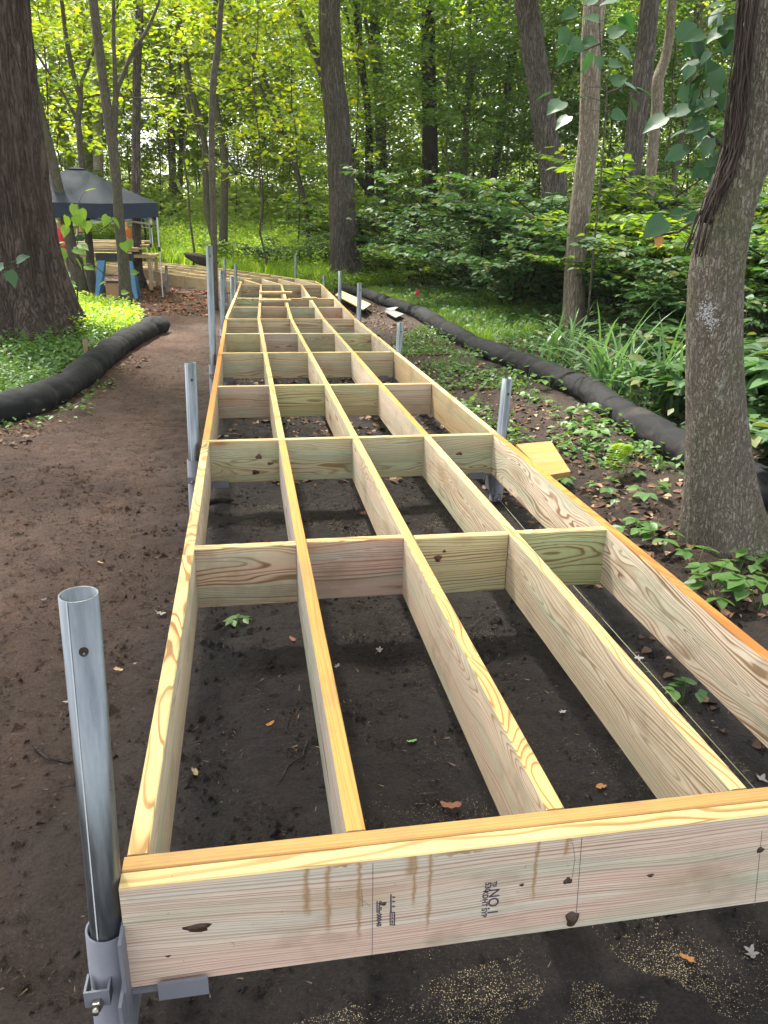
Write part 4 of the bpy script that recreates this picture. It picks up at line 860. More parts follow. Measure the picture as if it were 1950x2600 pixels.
# ------------------------------------------------------------------ shrubs on the right
def shrub_mesh(seed, h, R_, nst, leaf, mat, tpl=LEAF6, stemmat=B_BLACK):
    r = random.Random(seed); nr = np.random.default_rng(seed); st = MB(); P_ = []; D = []
    for s in range(nst):
        a = r.uniform(0, 6.28); q = Vector((0.12 * math.cos(a), 0.12 * math.sin(a), -0.1)); d = Vector((math.cos(a) * 0.35, math.sin(a) * 0.35, 1))
        L = h * r.uniform(0.7, 1.1); pts = [q.copy()]; n = 9; out = R_ / h * r.uniform(0.5, 1.2)
        for k in range(n):
            d += Vector((math.cos(a) * out * 0.28, math.sin(a) * out * 0.28, -0.10)) + Vector((r.uniform(-.12, .12), r.uniform(-.12, .12), 0))
            q = q + d.normalized() * L / n; pts.append(q.copy())
        st.tube(pts, [0.012 * (1 - k / (n + 2)) + 0.002 for k in range(n + 1)], 5)
        for k in range(2, n + 1):
            for b in range(r.randint(2, 4)):
                a2 = r.uniform(0, 6.28); e = Vector((math.cos(a2), math.sin(a2), r.uniform(-0.05, 0.3))); Lt = r.uniform(0.22, 0.5) * (1 if k < n else .7)
                st.tube([pts[k], pts[k] + e * Lt], [0.004, 0.0015], 4)
                side = Vector((-e.y, e.x, 0))
                m_ = r.randint(4, 7)
                for j in range(m_):
                    t = (j + 1) / m_
                    for sg in (-1, 1):
                        P_.append(pts[k] + e * Lt * t); dd = side * sg + e * 0.6 + Vector((0, 0, -0.22)); D.append(dd)
    P_ = np.array([tuple(p) for p in P_]); D = np.array([tuple(p) for p in D]) + nr.normal(size=(len(P_), 3)) * 0.18
    N_ = nr.normal(size=(len(P_), 3)) * 0.30 + np.array([0, 0, 1.0])
    V, F_ = leaf_arrays(P_, D, N_, leaf * nr.uniform(0.7, 1.2, len(P_)), tpl)
    return np_mesh('foliage', V, F_, mat), st.mesh('stems', stemmat)
SH = [shrub_mesh(1, 1.9, 1.0, 13, 0.105, L_SHRUB), shrub_mesh(2, 2.1, 0.9, 15, 0.08, L_SHRUB), shrub_mesh(3, 1.9, 1.0, 14, 0.09, L_MID)]
SHB = [shrub_mesh(s, 1.15, 0.6, 9, 0.15, L_SHRUB) for s in (11, 12)]
def shrub(label, x, y, s=1.0, var=0, src=SH, group='layered shrubs on the right'):
    t = thing('shrub', label, 'shrub', (x, y, ground_z(x, y)), group, rnd.uniform(0, 6.28)); s *= 1.22 if src is SH else 1.0; t.scale = (s, s, s)
    link('foliage', src[var][0], t); link('stems', src[var][1], t); return t
shrub('layered green shrub left of the light slender trunk', 5.1, 12.6, 1.15, 0); shrub('bushy green shrub filling the gap behind the light trunk', 6.1, 11.4, 1.3, 1)
shrub('broad green shrub between light trunk and mossy trunk', 6.6, 9.6, 1.1, 2); shrub('low green shrub right behind the sedge clump', 5.6, 8.3, 0.8, 0)
shrub('green shrub at the foot of the first thick grey trunk', 5.2, 15.2, 1.2, 1); shrub('arching shrub left of the grey trunk near the dark ground', 4.7, 17.6, 0.95, 2)
shrub('far green shrub below the very dark trunk', 5.9, 20.5, 1.15, 0); shrub('green shrub at the right behind the leaning mossy trunk', 6.0, 6.4, 1.1, 1)
shrub('tall shrub furthest right beyond the mossy trunk', 7.3, 7.6, 1.25, 2); shrub('shrub under the mid-distance grey trunks', 7.4, 12.6, 1.3, 0); shrub('shrub in the shade behind the flagged stake', 6.9, 15.6, 1.3, 1)
shrub('tall airy shrub whose top reaches between the two grey trunks', 6.9, 13.9, 1.55, 1); shrub('tall airy shrub right of the curved slim trunk', 8.4, 11.8, 1.6, 2); shrub('tall shrub under the thick grey trunk with high branches', 5.6, 17.4, 1.5, 1); shrub('tall shrub behind the right of the mossy trunk near the frame edge', 6.9, 5.4, 1.5, 1)
shrub('dark brush just right of the central trunk', 5.0, 23.2, 1.35, 2); shrub('dark brush below the thick very dark trunk', 7.0, 24.0, 1.5, 1); shrub('brush between central trunk and bent dark trunk', 4.6, 26.5, 1.5, 2); shrub('brush in the shade below the forked smooth stem', 9.3, 22.5, 1.6, 1); shrub('brush far right below the thin dark stem', 10.2, 19.5, 1.6, 2)
shrub('small bush beside the foot of the central trunk', 4.2, 22.2, 0.6, 2); shrub('dark bush in the middle distance shade', 8.2, 18.5, 1.4, 2)
shrub('big-leaved low plant behind the sock, left of the mossy trunk', 4.25, 4.4, 0.85, 0, SHB, 'big-leaved plants behind the sock'); shrub('big-leaved low plant right of the mossy trunk', 3.95, 2.7, 0.8, 1, SHB, 'big-leaved plants behind the sock'); shrub('big-leaved plant between sedge and mossy trunk', 4.5, 5.6, 1.0, 1, SHB, 'big-leaved plants behind the sock')
shrub('big-leaved bush high behind the mossy trunk', 4.9, 3.5, 1.4, 0, SHB, 'big-leaved plants behind the sock')
shrub('bright bush at the far bend of the boardwalk', 1.6, 23.5, 0.75, 1); shrub('bright bush right of the fallen log', 0.4, 24.5, 0.8, 2); shrub('bush left of the central trunk foot', 2.35, 23.8, 0.8, 0)

# ------------------------------------------------------------------ ground cover, grasses, seedlings
def scatter(n, region, r):
    """region: polygon of (x, y)"""
    poly = np.array(region); lo, hi = poly.min(0), poly.max(0); out = []
    while len(out) < n:
        p = r.uniform(lo, hi, (n * 2, 2)); x, y = p[:, 0], p[:, 1]; ins = np.zeros(len(p), bool); j = len(poly) - 1
        for i in range(len(poly)):
            xi, yi, xj, yj = *poly[i], *poly[j]
            ins ^= ((yi > y) != (yj > y)) & (x < (xj - xi) * (y - yi) / (yj - yi + 1e-12) + xi); j = i
        out += list(p[ins])
    P_ = np.array(out[:n]); return np.c_[P_, [ground_z(*q) for q in P_]]
def herbs(name, region, n, h, leaf, mat, seed, per=7, patch=0.5):
    r = np.random.default_rng(seed); B = scatter(n, region, r)
    nz_ = np.array([mn.noise(Vector((x * 1.3, y * 1.3, seed))) for x, y, _ in B]); B = B[nz_ > -patch]
    hh = h * r.uniform(0.35, 1.0, len(B)); P_ = np.repeat(B, per, 0); t = np.tile(np.linspace(0.25, 1, per), len(B))
    P_ = P_ + np.c_[r.normal(0, 0.05, len(P_)), r.normal(0, 0.05, len(P_)), np.repeat(hh, per) * t]
    V, F_ = leaves_at(P_, leaf, r, LEAF2, 0.4, 0.4); return tag(link(name, np_mesh(name, V, F_, mat)), kind='stuff')
def blades(name, region, n, h, w, mat, seed, patch=0.5, bend=0.5, tagit=True):
    r = np.random.default_rng(seed); B = scatter(n, region, r)
    nz_ = np.array([mn.noise(Vector((x * 1.1, y * 1.1, seed))) for x, y, _ in B]); B = B[nz_ > -patch]; n = len(B)
    a = r.random(n) * 6.283; d = np.c_[np.cos(a), np.sin(a), np.zeros(n)]; sdv = np.c_[-np.sin(a), np.cos(a), np.zeros(n)]
    hh = (h * r.uniform(0.5, 1.15, n))[:, None]; bd = hh * bend * r.uniform(0.2, 1.2, (n, 1)); up = np.array([0, 0, 1.0])
    ww = w * r.uniform(0.7, 1.2, (n, 1))
    p1 = B + up * hh * 0.6 + d * bd * 0.3; p2 = B + up * hh * (1 - 0.25 * bend) + d * bd
    V = np.stack([B - sdv * ww, B + sdv * ww, p1 - sdv * ww * .8, p1 + sdv * ww * .8, p2], 1).reshape(-1, 3)
    o_ = (np.arange(n) * 5)[:, None, None]; F_ = (np.array([(0, 1, 3), (0, 3, 2), (2, 3, 4)])[None] + o_).reshape(-1, 3)
    return tag(link(name, np_mesh(name, V, F_, mat)), kind='stuff')
herbs('ground_cover', [(-3.2, 5.2), (-1.75, 5.5), (-1.55, 7.0), (-1.5, 8.6), (-1.35, 9.6), (-1.9, 9.6), (-3.0, 8.8), (-4.5, 8.8), (-4.5, 6)], 2600, 0.22, 0.055, L_SEED, 21, patch=0.6)
herbs('bright_ground_cover', [(-1.8, 9.3), (-1.35, 9.6), (-1.2, 10.6), (-1.35, 11.8), (-1.75, 13.2), (-2.9, 14.6), (-4.4, 14.5), (-3.6, 11.5), (-2.3, 10.5)], 3400, 0.36, 0.06, L_MEADOW, 22, patch=0.8)
herbs('creeping_plants', [(2.85, 3.2), (3.0, 3.2), (3.05, 7.0), (2.98, 11), (2.9, 11), (2.9, 7)], 110, 0.15, 0.06, L_SEED, 27, 6, patch=0.1)
herbs('creeping_plants', [(2.0, 3.6), (2.95, 3.3), (2.9, 6.5), (2.85, 9), (2.95, 11), (2.1, 9), (2.0, 5.5)], 520, 0.10, 0.055, L_SEED, 23, 6, patch=0.05)
herbs('creeping_plants', [(2.5, 0.6), (3.1, 0.6), (2.98, 2.9), (2.3, 2.9)], 170, 0.09, 0.05, L_SEED, 24, 6, patch=0.0)
herbs('creeping_plants', [(3.4, 1), (3.4, 6), (3.5, 13), (3.3, 17), (5, 19), (8, 17), (9, 8), (7, 2)], 3600, 0.28, 0.085, L_SHRUB, 25, 6, patch=0.35)
herbs('creeping_plants', [(-1.6, 4.3), (-1.15, 5.2), (-1.02, 6.8), (-1.15, 6.9), (-1.4, 5.4), (-2.6, 4.2), (-2.6, 3.2)], 70, 0.07, 0.05, L_SEED, 26, 5, patch=0.1)
blades('fine_grass', [(3.35, 9.0), (4.4, 9.6), (5.6, 13), (5.0, 17), (3.2, 18.5), (3.15, 15), (3.45, 12.5)], 15000, 0.22, 0.004, L_HERB, 31, 0.5, 0.9)
blades('fine_grass', [(2.2, 5.2), (2.9, 5.4), (2.85, 10.5), (2.3, 9.4)], 1300, 0.10, 0.003, L_SEED, 32, 0.0, 1.0)
blades('tall_grass', [(-5.6, 21.0), (-3.0, 25.8), (-0.9, 23.3), (0.6, 21.7), (2.4, 20.2), (3.0, 23), (3.0, 30), (-1, 33), (-9, 33), (-9, 24)], 30000, 0.62, 0.014, L_MEADOW, 33, 0.7, 0.8)
herbs('bright_ground_cover', [(-5.6, 24.0), (-3.0, 27.5), (-0.9, 24.3), (0.6, 22.7), (2.4, 21.2), (3.0, 23), (3.0, 30), (-1, 33), (-9, 33), (-9, 26)], 6500, 0.95, 0.10, L_MEADOW, 34, 7, patch=0.4)
herbs('creeping_plants', [(2.1, 17.5), (3.0, 19.5), (4.5, 19.5), (4.6, 24), (2.0, 22.6), (1.6, 19.8)], 1500, 0.4, 0.09, L_MID, 35, 7, patch=0.2)
herbs('forest_floor_plants', [(5, 20), (16, 14), (20, 30), (14, 40), (4, 38), (3, 26)], 6000, 0.7, 0.13, L_DARK, 36, 7, patch=0.35)
herbs('forest_floor_plants', [(-10, 30), (18, 30), (42, 56), (-22, 56)], 12000, 2.3, 0.26, L_FAR, 37, 8, patch=0.7)

# sedge clump
def sedge(label, x, y, n, h, seed):
    t = thing('sedge_clump', label, 'plant', (x, y, ground_z(x, y))); r = random.Random(seed)
    for k in range(n):
        a = r.uniform(0, 6.28); L = h * r.uniform(0.6, 1.15); b = r.uniform(0.25, 0.95); mb = MB(); w = r.uniform(0.010, 0.017); vs = []
        d = Vector((math.cos(a), math.sin(a), 0)); s = Vector((-d.y, d.x, 0)); o0 = Vector((r.uniform(-.16, .16), r.uniform(-.2, .2), -0.02))
        for i in range(7):
            u = i / 6; p = o0 + d * (L * b * u ** 1.7) + Vector((0, 0, L * (u - 0.55 * b * u ** 2.4))); ww = w * (1 - u ** 3) + 0.0008
            vs += [p - s * ww + Vector((0, 0, .003)), p, p + s * ww + Vector((0, 0, .003))]
        mb.add(vs, [q for i in range(6) for q in ((3 * i, 3 * i + 1, 3 * i + 4, 3 * i + 3), (3 * i + 1, 3 * i + 2, 3 * i + 5, 3 * i + 4))], 0, True)
        mb.build('leaf', L_SEDGE, t)
    return t
sedge('clump of long arching sedge blades behind the sock by the light trunk', 3.60, 5.7, 46, 1.0, 3); sedge('sedge tuft of strap leaves nearer the mossy trunk', 3.62, 4.9, 30, 0.95, 4); sedge('small sedge tuft at the foot of the light trunk', 3.75, 7.3, 22, 0.8, 5)

# seedlings with a few leaves each
SEEDL = []
for v in range(4):
    r = np.random.default_rng(60 + v); P_, D, N_, S = [], [], [], []; st = MB()
    for s in range(3 + v % 2):
        a = s * 2.2 + v; L = 0.06 + 0.03 * r.random(); tip = Vector((math.cos(a) * L * .7, math.sin(a) * L * .7, 0.05 + 0.05 * r.random()))
        st.tube([(0, 0, -0.02), tip * .5 + Vector((0, 0, .02)), tip], [0.0022, 0.0016, 0.001], 4)
        for j in (-1, 0, 1):
            b = a + j * 1.0; P_.append(tuple(tip)); D.append((math.cos(b), math.sin(b), -0.15)); N_.append((r.normal() * .25, r.normal() * .25, 1)); S.append(0.065 * r.uniform(.8, 1.25))
    V, F_ = leaf_arrays(np.array(P_), np.array(D), np.array(N_), np.array(S), LEAF6)
    SEEDL.append((np_mesh('leaves', V, F_, L_SEED), st.mesh('stem', L_SEED)))
def seedling(label, px, py, s, var=0, z=0.06, group=None):
    p = atZ(px, py, z); t = thing('seedling', label, 'seedling', (p.x, p.y, ground_z(p.x, p.y)), group, rnd.uniform(0, 6)); t.scale = (s, s, s)
    link('leaves', SEEDL[var][0], t); link('stem', SEEDL[var][1], t); return t
seedling('green seedling with glossy leaves nearest the mossy trunk foot', 1815, 1465, 1.15, 1); seedling('lush seedling in front of the mossy trunk, lowest of three', 1822, 1510, 1.2, 3); seedling('seedling left of the mossy trunk foot', 1775, 1420, 1.2, 0)
seedling('small dark sprig growing in the first bay of the frame', 605, 1598, 0.6, 0, 0.0); seedling('tiny sprig at the right edge by the rim', 1740, 1745, 0.7, 1); seedling('broad seedling between fern and trunk', 1630, 1325, 1.0, 2); seedling('pair of broad leaves below the fern', 1610, 1345, 1.1, 0)
seedling('seedling beside the orange offcut board', 1425, 1215, 0.9, 1); seedling('seedling behind the orange offcut board', 1450, 1130, 1.1, 3)
for px, py in [(1500, 1120), (1540, 1150), (1480, 1060), (1420, 1060), (1380, 1030), (1340, 1010), (1300, 990), (1460, 1090), (1530, 1230), (1590, 1200), (1640, 1260), (1680, 1370), (1500, 1010), (1560, 1080), (1395, 990), (1340, 960), (1450, 1000), (1240, 950), (1270, 930), (1200, 905), (1900, 1480), (1930, 1520), (1880, 1440), (1920, 1430)]:
    seedling('low leafy seedling scattered on the soil between deck and sock', px, py, rnd.uniform(0.9, 1.5), rnd.randrange(4), 0.06, 'seedlings between deck and sock')
def fern(label, px, py, L, ang):
    p = atZ(px, py, 0.08); t = thing('fern', label, 'fern', (p.x, p.y, ground_z(p.x, p.y)), None, ang); P_, D, N_, S = [], [], [], []; n = 20; st = MB(); pts = []
    for i in range(n + 1):
        u = i / n; q = Vector((L * u, 0, 0.12 * math.sin(u * 2.4) + 0.09)); pts.append(q)
        if i > 1:
            for s in (-1, 1): P_.append(tuple(q)); D.append((0.35, s, -0.1)); N_.append((0, 0, 1)); S.append(0.075 * math.sin(math.pi * (0.15 + 0.83 * u)) + 0.012)
    V, F_ = leaf_arrays(np.array(P_), np.array(D), np.array(N_), np.array(S), LEAF2); link('frond', np_mesh('frond', V, F_, L_MEADOW), t)
    st.tube(pts, 0.0018, 4); st.build('stem', L_HERB, t)
fern('bright fern frond on the soil left of the mossy trunk', 1545, 1200, 0.30, 0.75)

# big-leaved sapling by the huge trunk, vine on the mossy trunk, leafy branch by the light trunk
def leafy(name, label, cat, stems, leaves, Y, size, mat, tpl=LEAFB, rstem=0.006, dead=None, smat=B_SLIM, face=0.7):
    """stems: pixel polylines; leaves: (px, py, size factor, direction in picture degrees)"""
    base = atY(*stems[0][0], Y); base_z = base.z
    t = thing(name, label, cat, base); r = np.random.default_rng(len(leaves) * 7 + int(Y * 10)); st = MB()
    for s in stems: st.tube([atY(px, py, Y) - base for px, py in s], [rstem * (1 - 0.7 * i / len(s)) for i in range(len(s))], 6)
    dense = [a.lerp(b, k / 8) for s in stems for a, b in zip([atY(px, py, Y) - base for px, py in s], [atY(px, py, Y) - base for px, py in s[1:]]) for k in range(9)]
    for px, py, sz, ang in leaves:
        p = atY(px, py, Y + r.uniform(-0.15, 0.15)) - base; a = math.radians(ang)
        D = np.array([tuple(RT * math.cos(a) + Vector((0, 0, 1)) * math.sin(a) + Vector((0, r.uniform(-.5, .3), 0)))])
        N_ = np.array([tuple(Vector((r.normal() * .6, -face + r.normal() * .55, 1.0)))])
        near = min(dense, key=lambda q: (q - p).length); dv = p - near
        if dv.length > 0.03: st.tube([near, near.lerp(p, .5) + Vector((0, 0, .12 * dv.length)), p], [rstem * .35, rstem * .25, rstem * .18], 4)
        V, F_ = leaf_arrays(np.array([tuple(p)]), D, N_, np.array([size * sz]), tpl)
        link('leaf', np_mesh('leaf', V, F_, mat), t)
    st.build('stem', smat, t)
    if dead:
        p = atY(dead[0], dead[1], Y) - base
        V, F_ = leaf_arrays(np.array([tuple(p)]), np.array([(0.15, 0, -1.0)]), np.array([(0.2, -1, .1)]), np.array([size * .62]), tpl)
        d = link('leaf', np_mesh('leaf', V, F_, M_DEAD), t); d['label'] = 'curled orange-brown dead leaf hanging down'
    return t
M_DEAD = leafmat('leaf_dead', (0.38, 0.20, 0.08), (0.50, 0.28, 0.12), None, 0.25, 0.7, (1, .8, .6))
def D4(x, y): return (1250 + x / 2.37, y / 2.37)
leafy('climbing_vine', 'vine with broad dark green leaves climbing the leaning mossy trunk', 'vine',
      [[(1760, 610), (1785, 545), (1820, 470), (1845, 380), (1862, 290), (1872, 200), (1885, 90), (1895, 0)], [(1845, 380), (1800, 340), (1780, 300)], [(1785, 545), (1720, 590), (1650, 600)], [(1862, 290), (1800, 260), (1740, 280)]],
      [(*D4(1460, 860), 1, -20), (*D4(1440, 900), .9, 215), (*D4(1330, 960), 1.05, 250), (*D4(1310, 1010), 1, 270), (*D4(1280, 1010), .9, 210), (*D4(1490, 600), .9, 200), (*D4(1540, 620), .9, 10), (*D4(1400, 560), .95, 190), (*D4(1330, 600), .9, 210),
       (*D4(1180, 650), 1, 200), (*D4(1040, 700), 1.1, 215), (*D4(1180, 780), .9, 200), (*D4(1260, 780), .8, 190), (*D4(1150, 900), .9, 210), (*D4(1250, 1300), .8, 200), (*D4(1230, 1340), .9, 300), (*D4(1100, 1370), .9, 340), (*D4(1040, 1320), 1.3, 222), (*D4(1080, 1300), .8, 20),
       (*D4(1340, 380), 1, 225), (*D4(1260, 420), .9, 210), (*D4(1500, 120), 1, 200), (*D4(1400, 170), 1, 215), (*D4(1540, 130), .8, 330), (*D4(1420, 240), .9, 250), (*D4(1270, 200), .9, 200), (*D4(1600, 640), 1, -10)] + [(*D4(_x, _y), _s, _a) for _x, _y, _s, _a in [(1380 + 0.25 * (700 - k * 37 % 700) * ((k * 13 % 10) / 10) - (k * 53 % 230), 20 + k * 29 % 960, 0.65 + (k * 7 % 10) / 22, 190 + (k * 41 % 120)) for k in range(34)]], 2.45, 0.088, L_BIG, dead=D4(1000, 1420), rstem=0.009)
leafy('leafy_branch', 'small broad-leaved sapling in front of the light slender trunk', 'sapling',
      [[D4(560, 2080), D4(610, 1500), D4(660, 1000), D4(690, 560), D4(650, 260), D4(640, 0)], [D4(650, 260), D4(560, 300), D4(470, 280)], [D4(690, 560), D4(800, 520), D4(950, 560)]],
      [(*D4(470, 190), 1.1, 220), (*D4(540, 260), 1, 200), (*D4(460, 290), 1, 235), (*D4(590, 320), 1, 250), (*D4(650, 120), 1, 170), (*D4(700, 210), 1.1, 20), (*D4(780, 100), 1.1, 320), (*D4(760, 280), 1.1, 320), (*D4(620, 240), 1, 200), (*D4(690, 240), .9, 340),
       (*D4(420, 610), 1.2, 215), (*D4(350, 560), .8, 200), (*D4(460, 700), 1, 220), (*D4(480, 580), .9, 350), (*D4(700, 380), .9, 350), (*D4(720, 500), 1, 20), (*D4(800, 500), 1, 330), (*D4(880, 530), .9, 340), (*D4(720, 680), .9, 340), (*D4(760, 0), 1, 190), (*D4(560, 20), 1, 30), (*D4(640, 340), .7, 280), (*D4(840, 590), .8, 300), (*D4(500, 60), .9, 210)], 7.2, 0.17, L_BIG, rstem=0.014)
def E1(x, y): return (x / 2.37, y / 2.37)
leafy('broad_leaf_sapling', 'backlit broad-leaved sapling beside the huge trunk in front of the tent', 'sapling',
      [[E1(470, 1830), E1(455, 1600), E1(470, 1400), E1(470, 1230)], [E1(455, 1600), E1(560, 1590), E1(640, 1660)], [E1(470, 1400), E1(600, 1390), E1(680, 1330)], [E1(455, 1600), E1(380, 1500), E1(340, 1440)]],
      [(*E1(450, 1230), 1, 260), (*E1(480, 1260), .9, 290), (*E1(400, 1300), 1, 270), (*E1(450, 1300), .9, 300), (*E1(520, 1330), .9, 270), (*E1(650, 1300), .9, 240), (*E1(680, 1310), .9, 300), (*E1(400, 1360), .9, 250), (*E1(480, 1470), .9, 330), (*E1(400, 1520), 1, 200), (*E1(440, 1500), 1, 340), (*E1(380, 1460), .9, 190),
       (*E1(460, 1560), .9, 300), (*E1(510, 1600), .8, 340), (*E1(740, 1460), .8, 290), (*E1(780, 1440), .8, 270), (*E1(420, 1650), .9, 200), (*E1(450, 1720), 1, 180), (*E1(400, 1720), .9, 0), (*E1(520, 1150), .7, 20), (*E1(340, 1340), .8, 180), (*E1(790, 1640), .6, 0), (*E1(730, 1760), .6, 0), (*E1(600, 1710), .6, 20)], 12.6, 0.19, L_HERB, rstem=0.012)
leafy('broad_leaf_sprig', 'pair of broad leaves against the foot of the huge trunk', 'sprig', [[E1(-10, 1600), E1(30, 1640), E1(90, 1570)]], [(*E1(50, 1630), 1.0, 290), (*E1(60, 1580), .9, 10), (*E1(20, 1600), .9, 200), (*E1(100, 1570), .8, 20)], 8.2, 0.17, L_BIG, rstem=0.005)

# ------------------------------------------------------------------ litter on the ground
def strips(name, region, n, L, w, mat, seed, patch=9, lift=0.006):
    r = np.random.default_rng(seed); B = scatter(n, region, r)
    if patch < 9 and 'saw' in name:
        f_ = np.array([mn.noise(Vector((x * 1.7, y * 1.7, seed))) + 0.7 * mn.noise(Vector((x * 5, y * 5, seed))) + 0.5 * mn.noise(Vector((x * 14, y * 14, seed))) for x, y, _ in B])
        B = B[r.random(len(B)) < np.clip(0.36 + 0.95 * (f_ - patch), 0.03, 1) ** 2.2]
    elif patch < 9:
        nz_ = np.array([mn.noise(Vector((x * 2.3, y * 2.3, seed))) + 0.5 * mn.noise(Vector((x * 7, y * 7, seed))) for x, y, _ in B]); B = B[nz_ + r.normal(0, 0.32 if 'saw' in name else 0.16, len(B)) > patch]
    n = len(B); B[:, 2] += lift; D = rdirs(n, r, 0.12); N_ = r.normal(size=(n, 3)) * 0.25 + np.array([0, 0, 1.0])
    V0 = np.array([(-w, 0, 0), (w, 0, 0.1), (w * .7, 1, 0.0), (-w * .6, 1, .12)]); tp = (V0, np.array([(0, 1, 2), (0, 2, 3)])) if w < 0.2 or 'saw' in name else (LEAF6[0] * np.array([w / 0.3, 1, 2.2]), LEAF6[1])
    V, F_ = leaf_arrays(B, D, N_, L * r.uniform(0.4, 1.5, n), tp)
    return tag(link(name, np_mesh(name, V, F_, mat)), kind='stuff')
def litmat(name, a, b, c=None):
    g = NT(name); i = g.island(); col = g.mix(i, a, b)
    if c: col = g.mix(g.math('GREATER_THAN', g.math('FRACT', g.math('MULTIPLY', i, 9.3)), 0.85), col, c)
    return g.out(col, 0.85, spec=0.2)
M_LIT = litmat('leaf_litter', (0.055, 0.034, 0.024), (0.16, 0.09, 0.055), (0.27, 0.19, 0.12)); M_CHIP = litmat('twig_chips', (0.020, 0.014, 0.011), (0.075, 0.05, 0.036), (0.17, 0.12, 0.08)); M_DUST = litmat('sawdust', (0.30, 0.24, 0.14), (0.46, 0.38, 0.24))
M_RED = litmat('red_leaves', (0.20, 0.07, 0.035), (0.34, 0.13, 0.06), (0.42, 0.26, 0.14))
strips('twig_litter', [(-2.2, -0.9), (2.4, -0.9), (2.6, 5), (1.7, 16), (-1.2, 16), (-2.6, 4.6)], 15000, 0.022, 0.055, M_CHIP, 41)
strips('twig_litter', [(-2.4, -0.9), (2.4, -0.9), (2.6, 5), (1.7, 9), (-1.2, 9), (-2.6, 4.6)], 34000, 0.012, 0.07, M_CHIP, 47)
strips('leaf_litter', [(1.7, -0.5), (3.0, -0.5), (2.95, 6), (2.95, 16), (1.9, 16), (1.7, 6)], 5200, 0.05, 0.3, M_LIT, 42, -0.15)
strips('leaf_litter', [(0.05, 3.4), (1.7, 3.4), (1.75, 9), (1.9, 15), (0.2, 15)], 3600, 0.05, 0.3, M_LIT, 43, -0.3)
strips('leaf_litter', [(-3.0, 13.5), (-0.3, 13), (-0.3, 19), (-3.5, 20)], 2500, 0.07, 0.3, M_RED, 44, -0.1)
strips('leaf_litter', [(3.2, 0), (7, 0), (9, 20), (3.2, 24)], 6000, 0.07, 0.35, M_LIT, 45, -0.2)
strips('leaf_litter', [(-1.7, 3.2), (-1.15, 5.0), (-0.85, 8.4), (-1.1, 8.6), (-1.3, 6), (-2.8, 4.4), (-2.8, 3)], 700, 0.05, 0.3, M_LIT, 46, -0.2)
for k, (reg, n, pt) in enumerate([([(0.0, -0.6), (1.5, -0.6), (2.1, -0.2), (2.1, 0.1), (1.0, 0.05), (0.05, -0.12)], 7000, -0.05), ([(-0.02, 2.45), (1.65, 2.45), (1.65, 3.1), (-0.05, 3.1)], 3400, -0.02), ([(-0.35, 3.4), (0.25, 3.5), (0.2, 5.2), (-0.3, 4.9)], 1500, 0.0), ([(-0.7, 5.6), (-0.05, 5.7), (0.0, 6.9), (-0.6, 6.8)], 1800, 0.0), ([(1.2, 0.1), (1.68, 0.1), (1.66, 2.9), (1.25, 2.9)], 1500, 0.05), ([(0.5, 0.0), (1.2, 0.0), (1.2, 2.4), (0.5, 2.4)], 900, 0.05), ([(-0.7, 8), (-0.05, 8), (0, 9.4), (-.6, 9.4)], 900, 0)]):
    strips('sawdust', reg, n * 16, 0.0015, 0.4, M_DUST, 50 + k, pt, 0.004)

def crumbs(n, region, size, seed, mat):
    r = np.random.default_rng(seed); B = scatter(n, region, r); S = size * r.uniform(0.3, 1.3, (n, 1, 1)) ** 1.5
    T = np.array([(1, 0, -.3), (-.5, .87, -.3), (-.5, -.87, -.3), (0, 0, .7)]); V = B[:, None] + S * (T[None] + r.normal(0, .25, (n, 4, 3)))
    F_ = (np.array([(0, 1, 3), (1, 2, 3), (2, 0, 3)])[None] + (np.arange(n) * 4)[:, None, None]).reshape(-1, 3)
    tag(link('soil_crumbs', np_mesh('soil_crumbs', V.reshape(-1, 3), F_, mat)), kind='stuff')
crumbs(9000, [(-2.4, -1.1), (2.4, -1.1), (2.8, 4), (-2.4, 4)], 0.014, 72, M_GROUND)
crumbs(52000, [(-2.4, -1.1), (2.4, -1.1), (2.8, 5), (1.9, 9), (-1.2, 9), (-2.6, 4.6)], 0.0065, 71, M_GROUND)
strips('sawdust', [(-0.1, -0.75), (2.2, -0.75), (2.2, 0.1), (0.2, -0.1)], 26000, 0.0013, 0.4, M_DUST, 69, -2, 0.004)
DEADM = {k: litmat('fallen_' + k, a, b) for k, a, b in (('brown', (0.17, 0.07, 0.045), (0.22, 0.10, 0.06)), ('orange', (0.27, 0.12, 0.04), (0.33, 0.15, 0.05)), ('grey', (0.22, 0.195, 0.185), (0.30, 0.265, 0.25)), ('green', (0.12, 0.24, 0.06), (0.14, 0.26, 0.07)), ('tan', (0.34, 0.24, 0.13), (0.4, 0.28, 0.15)))}
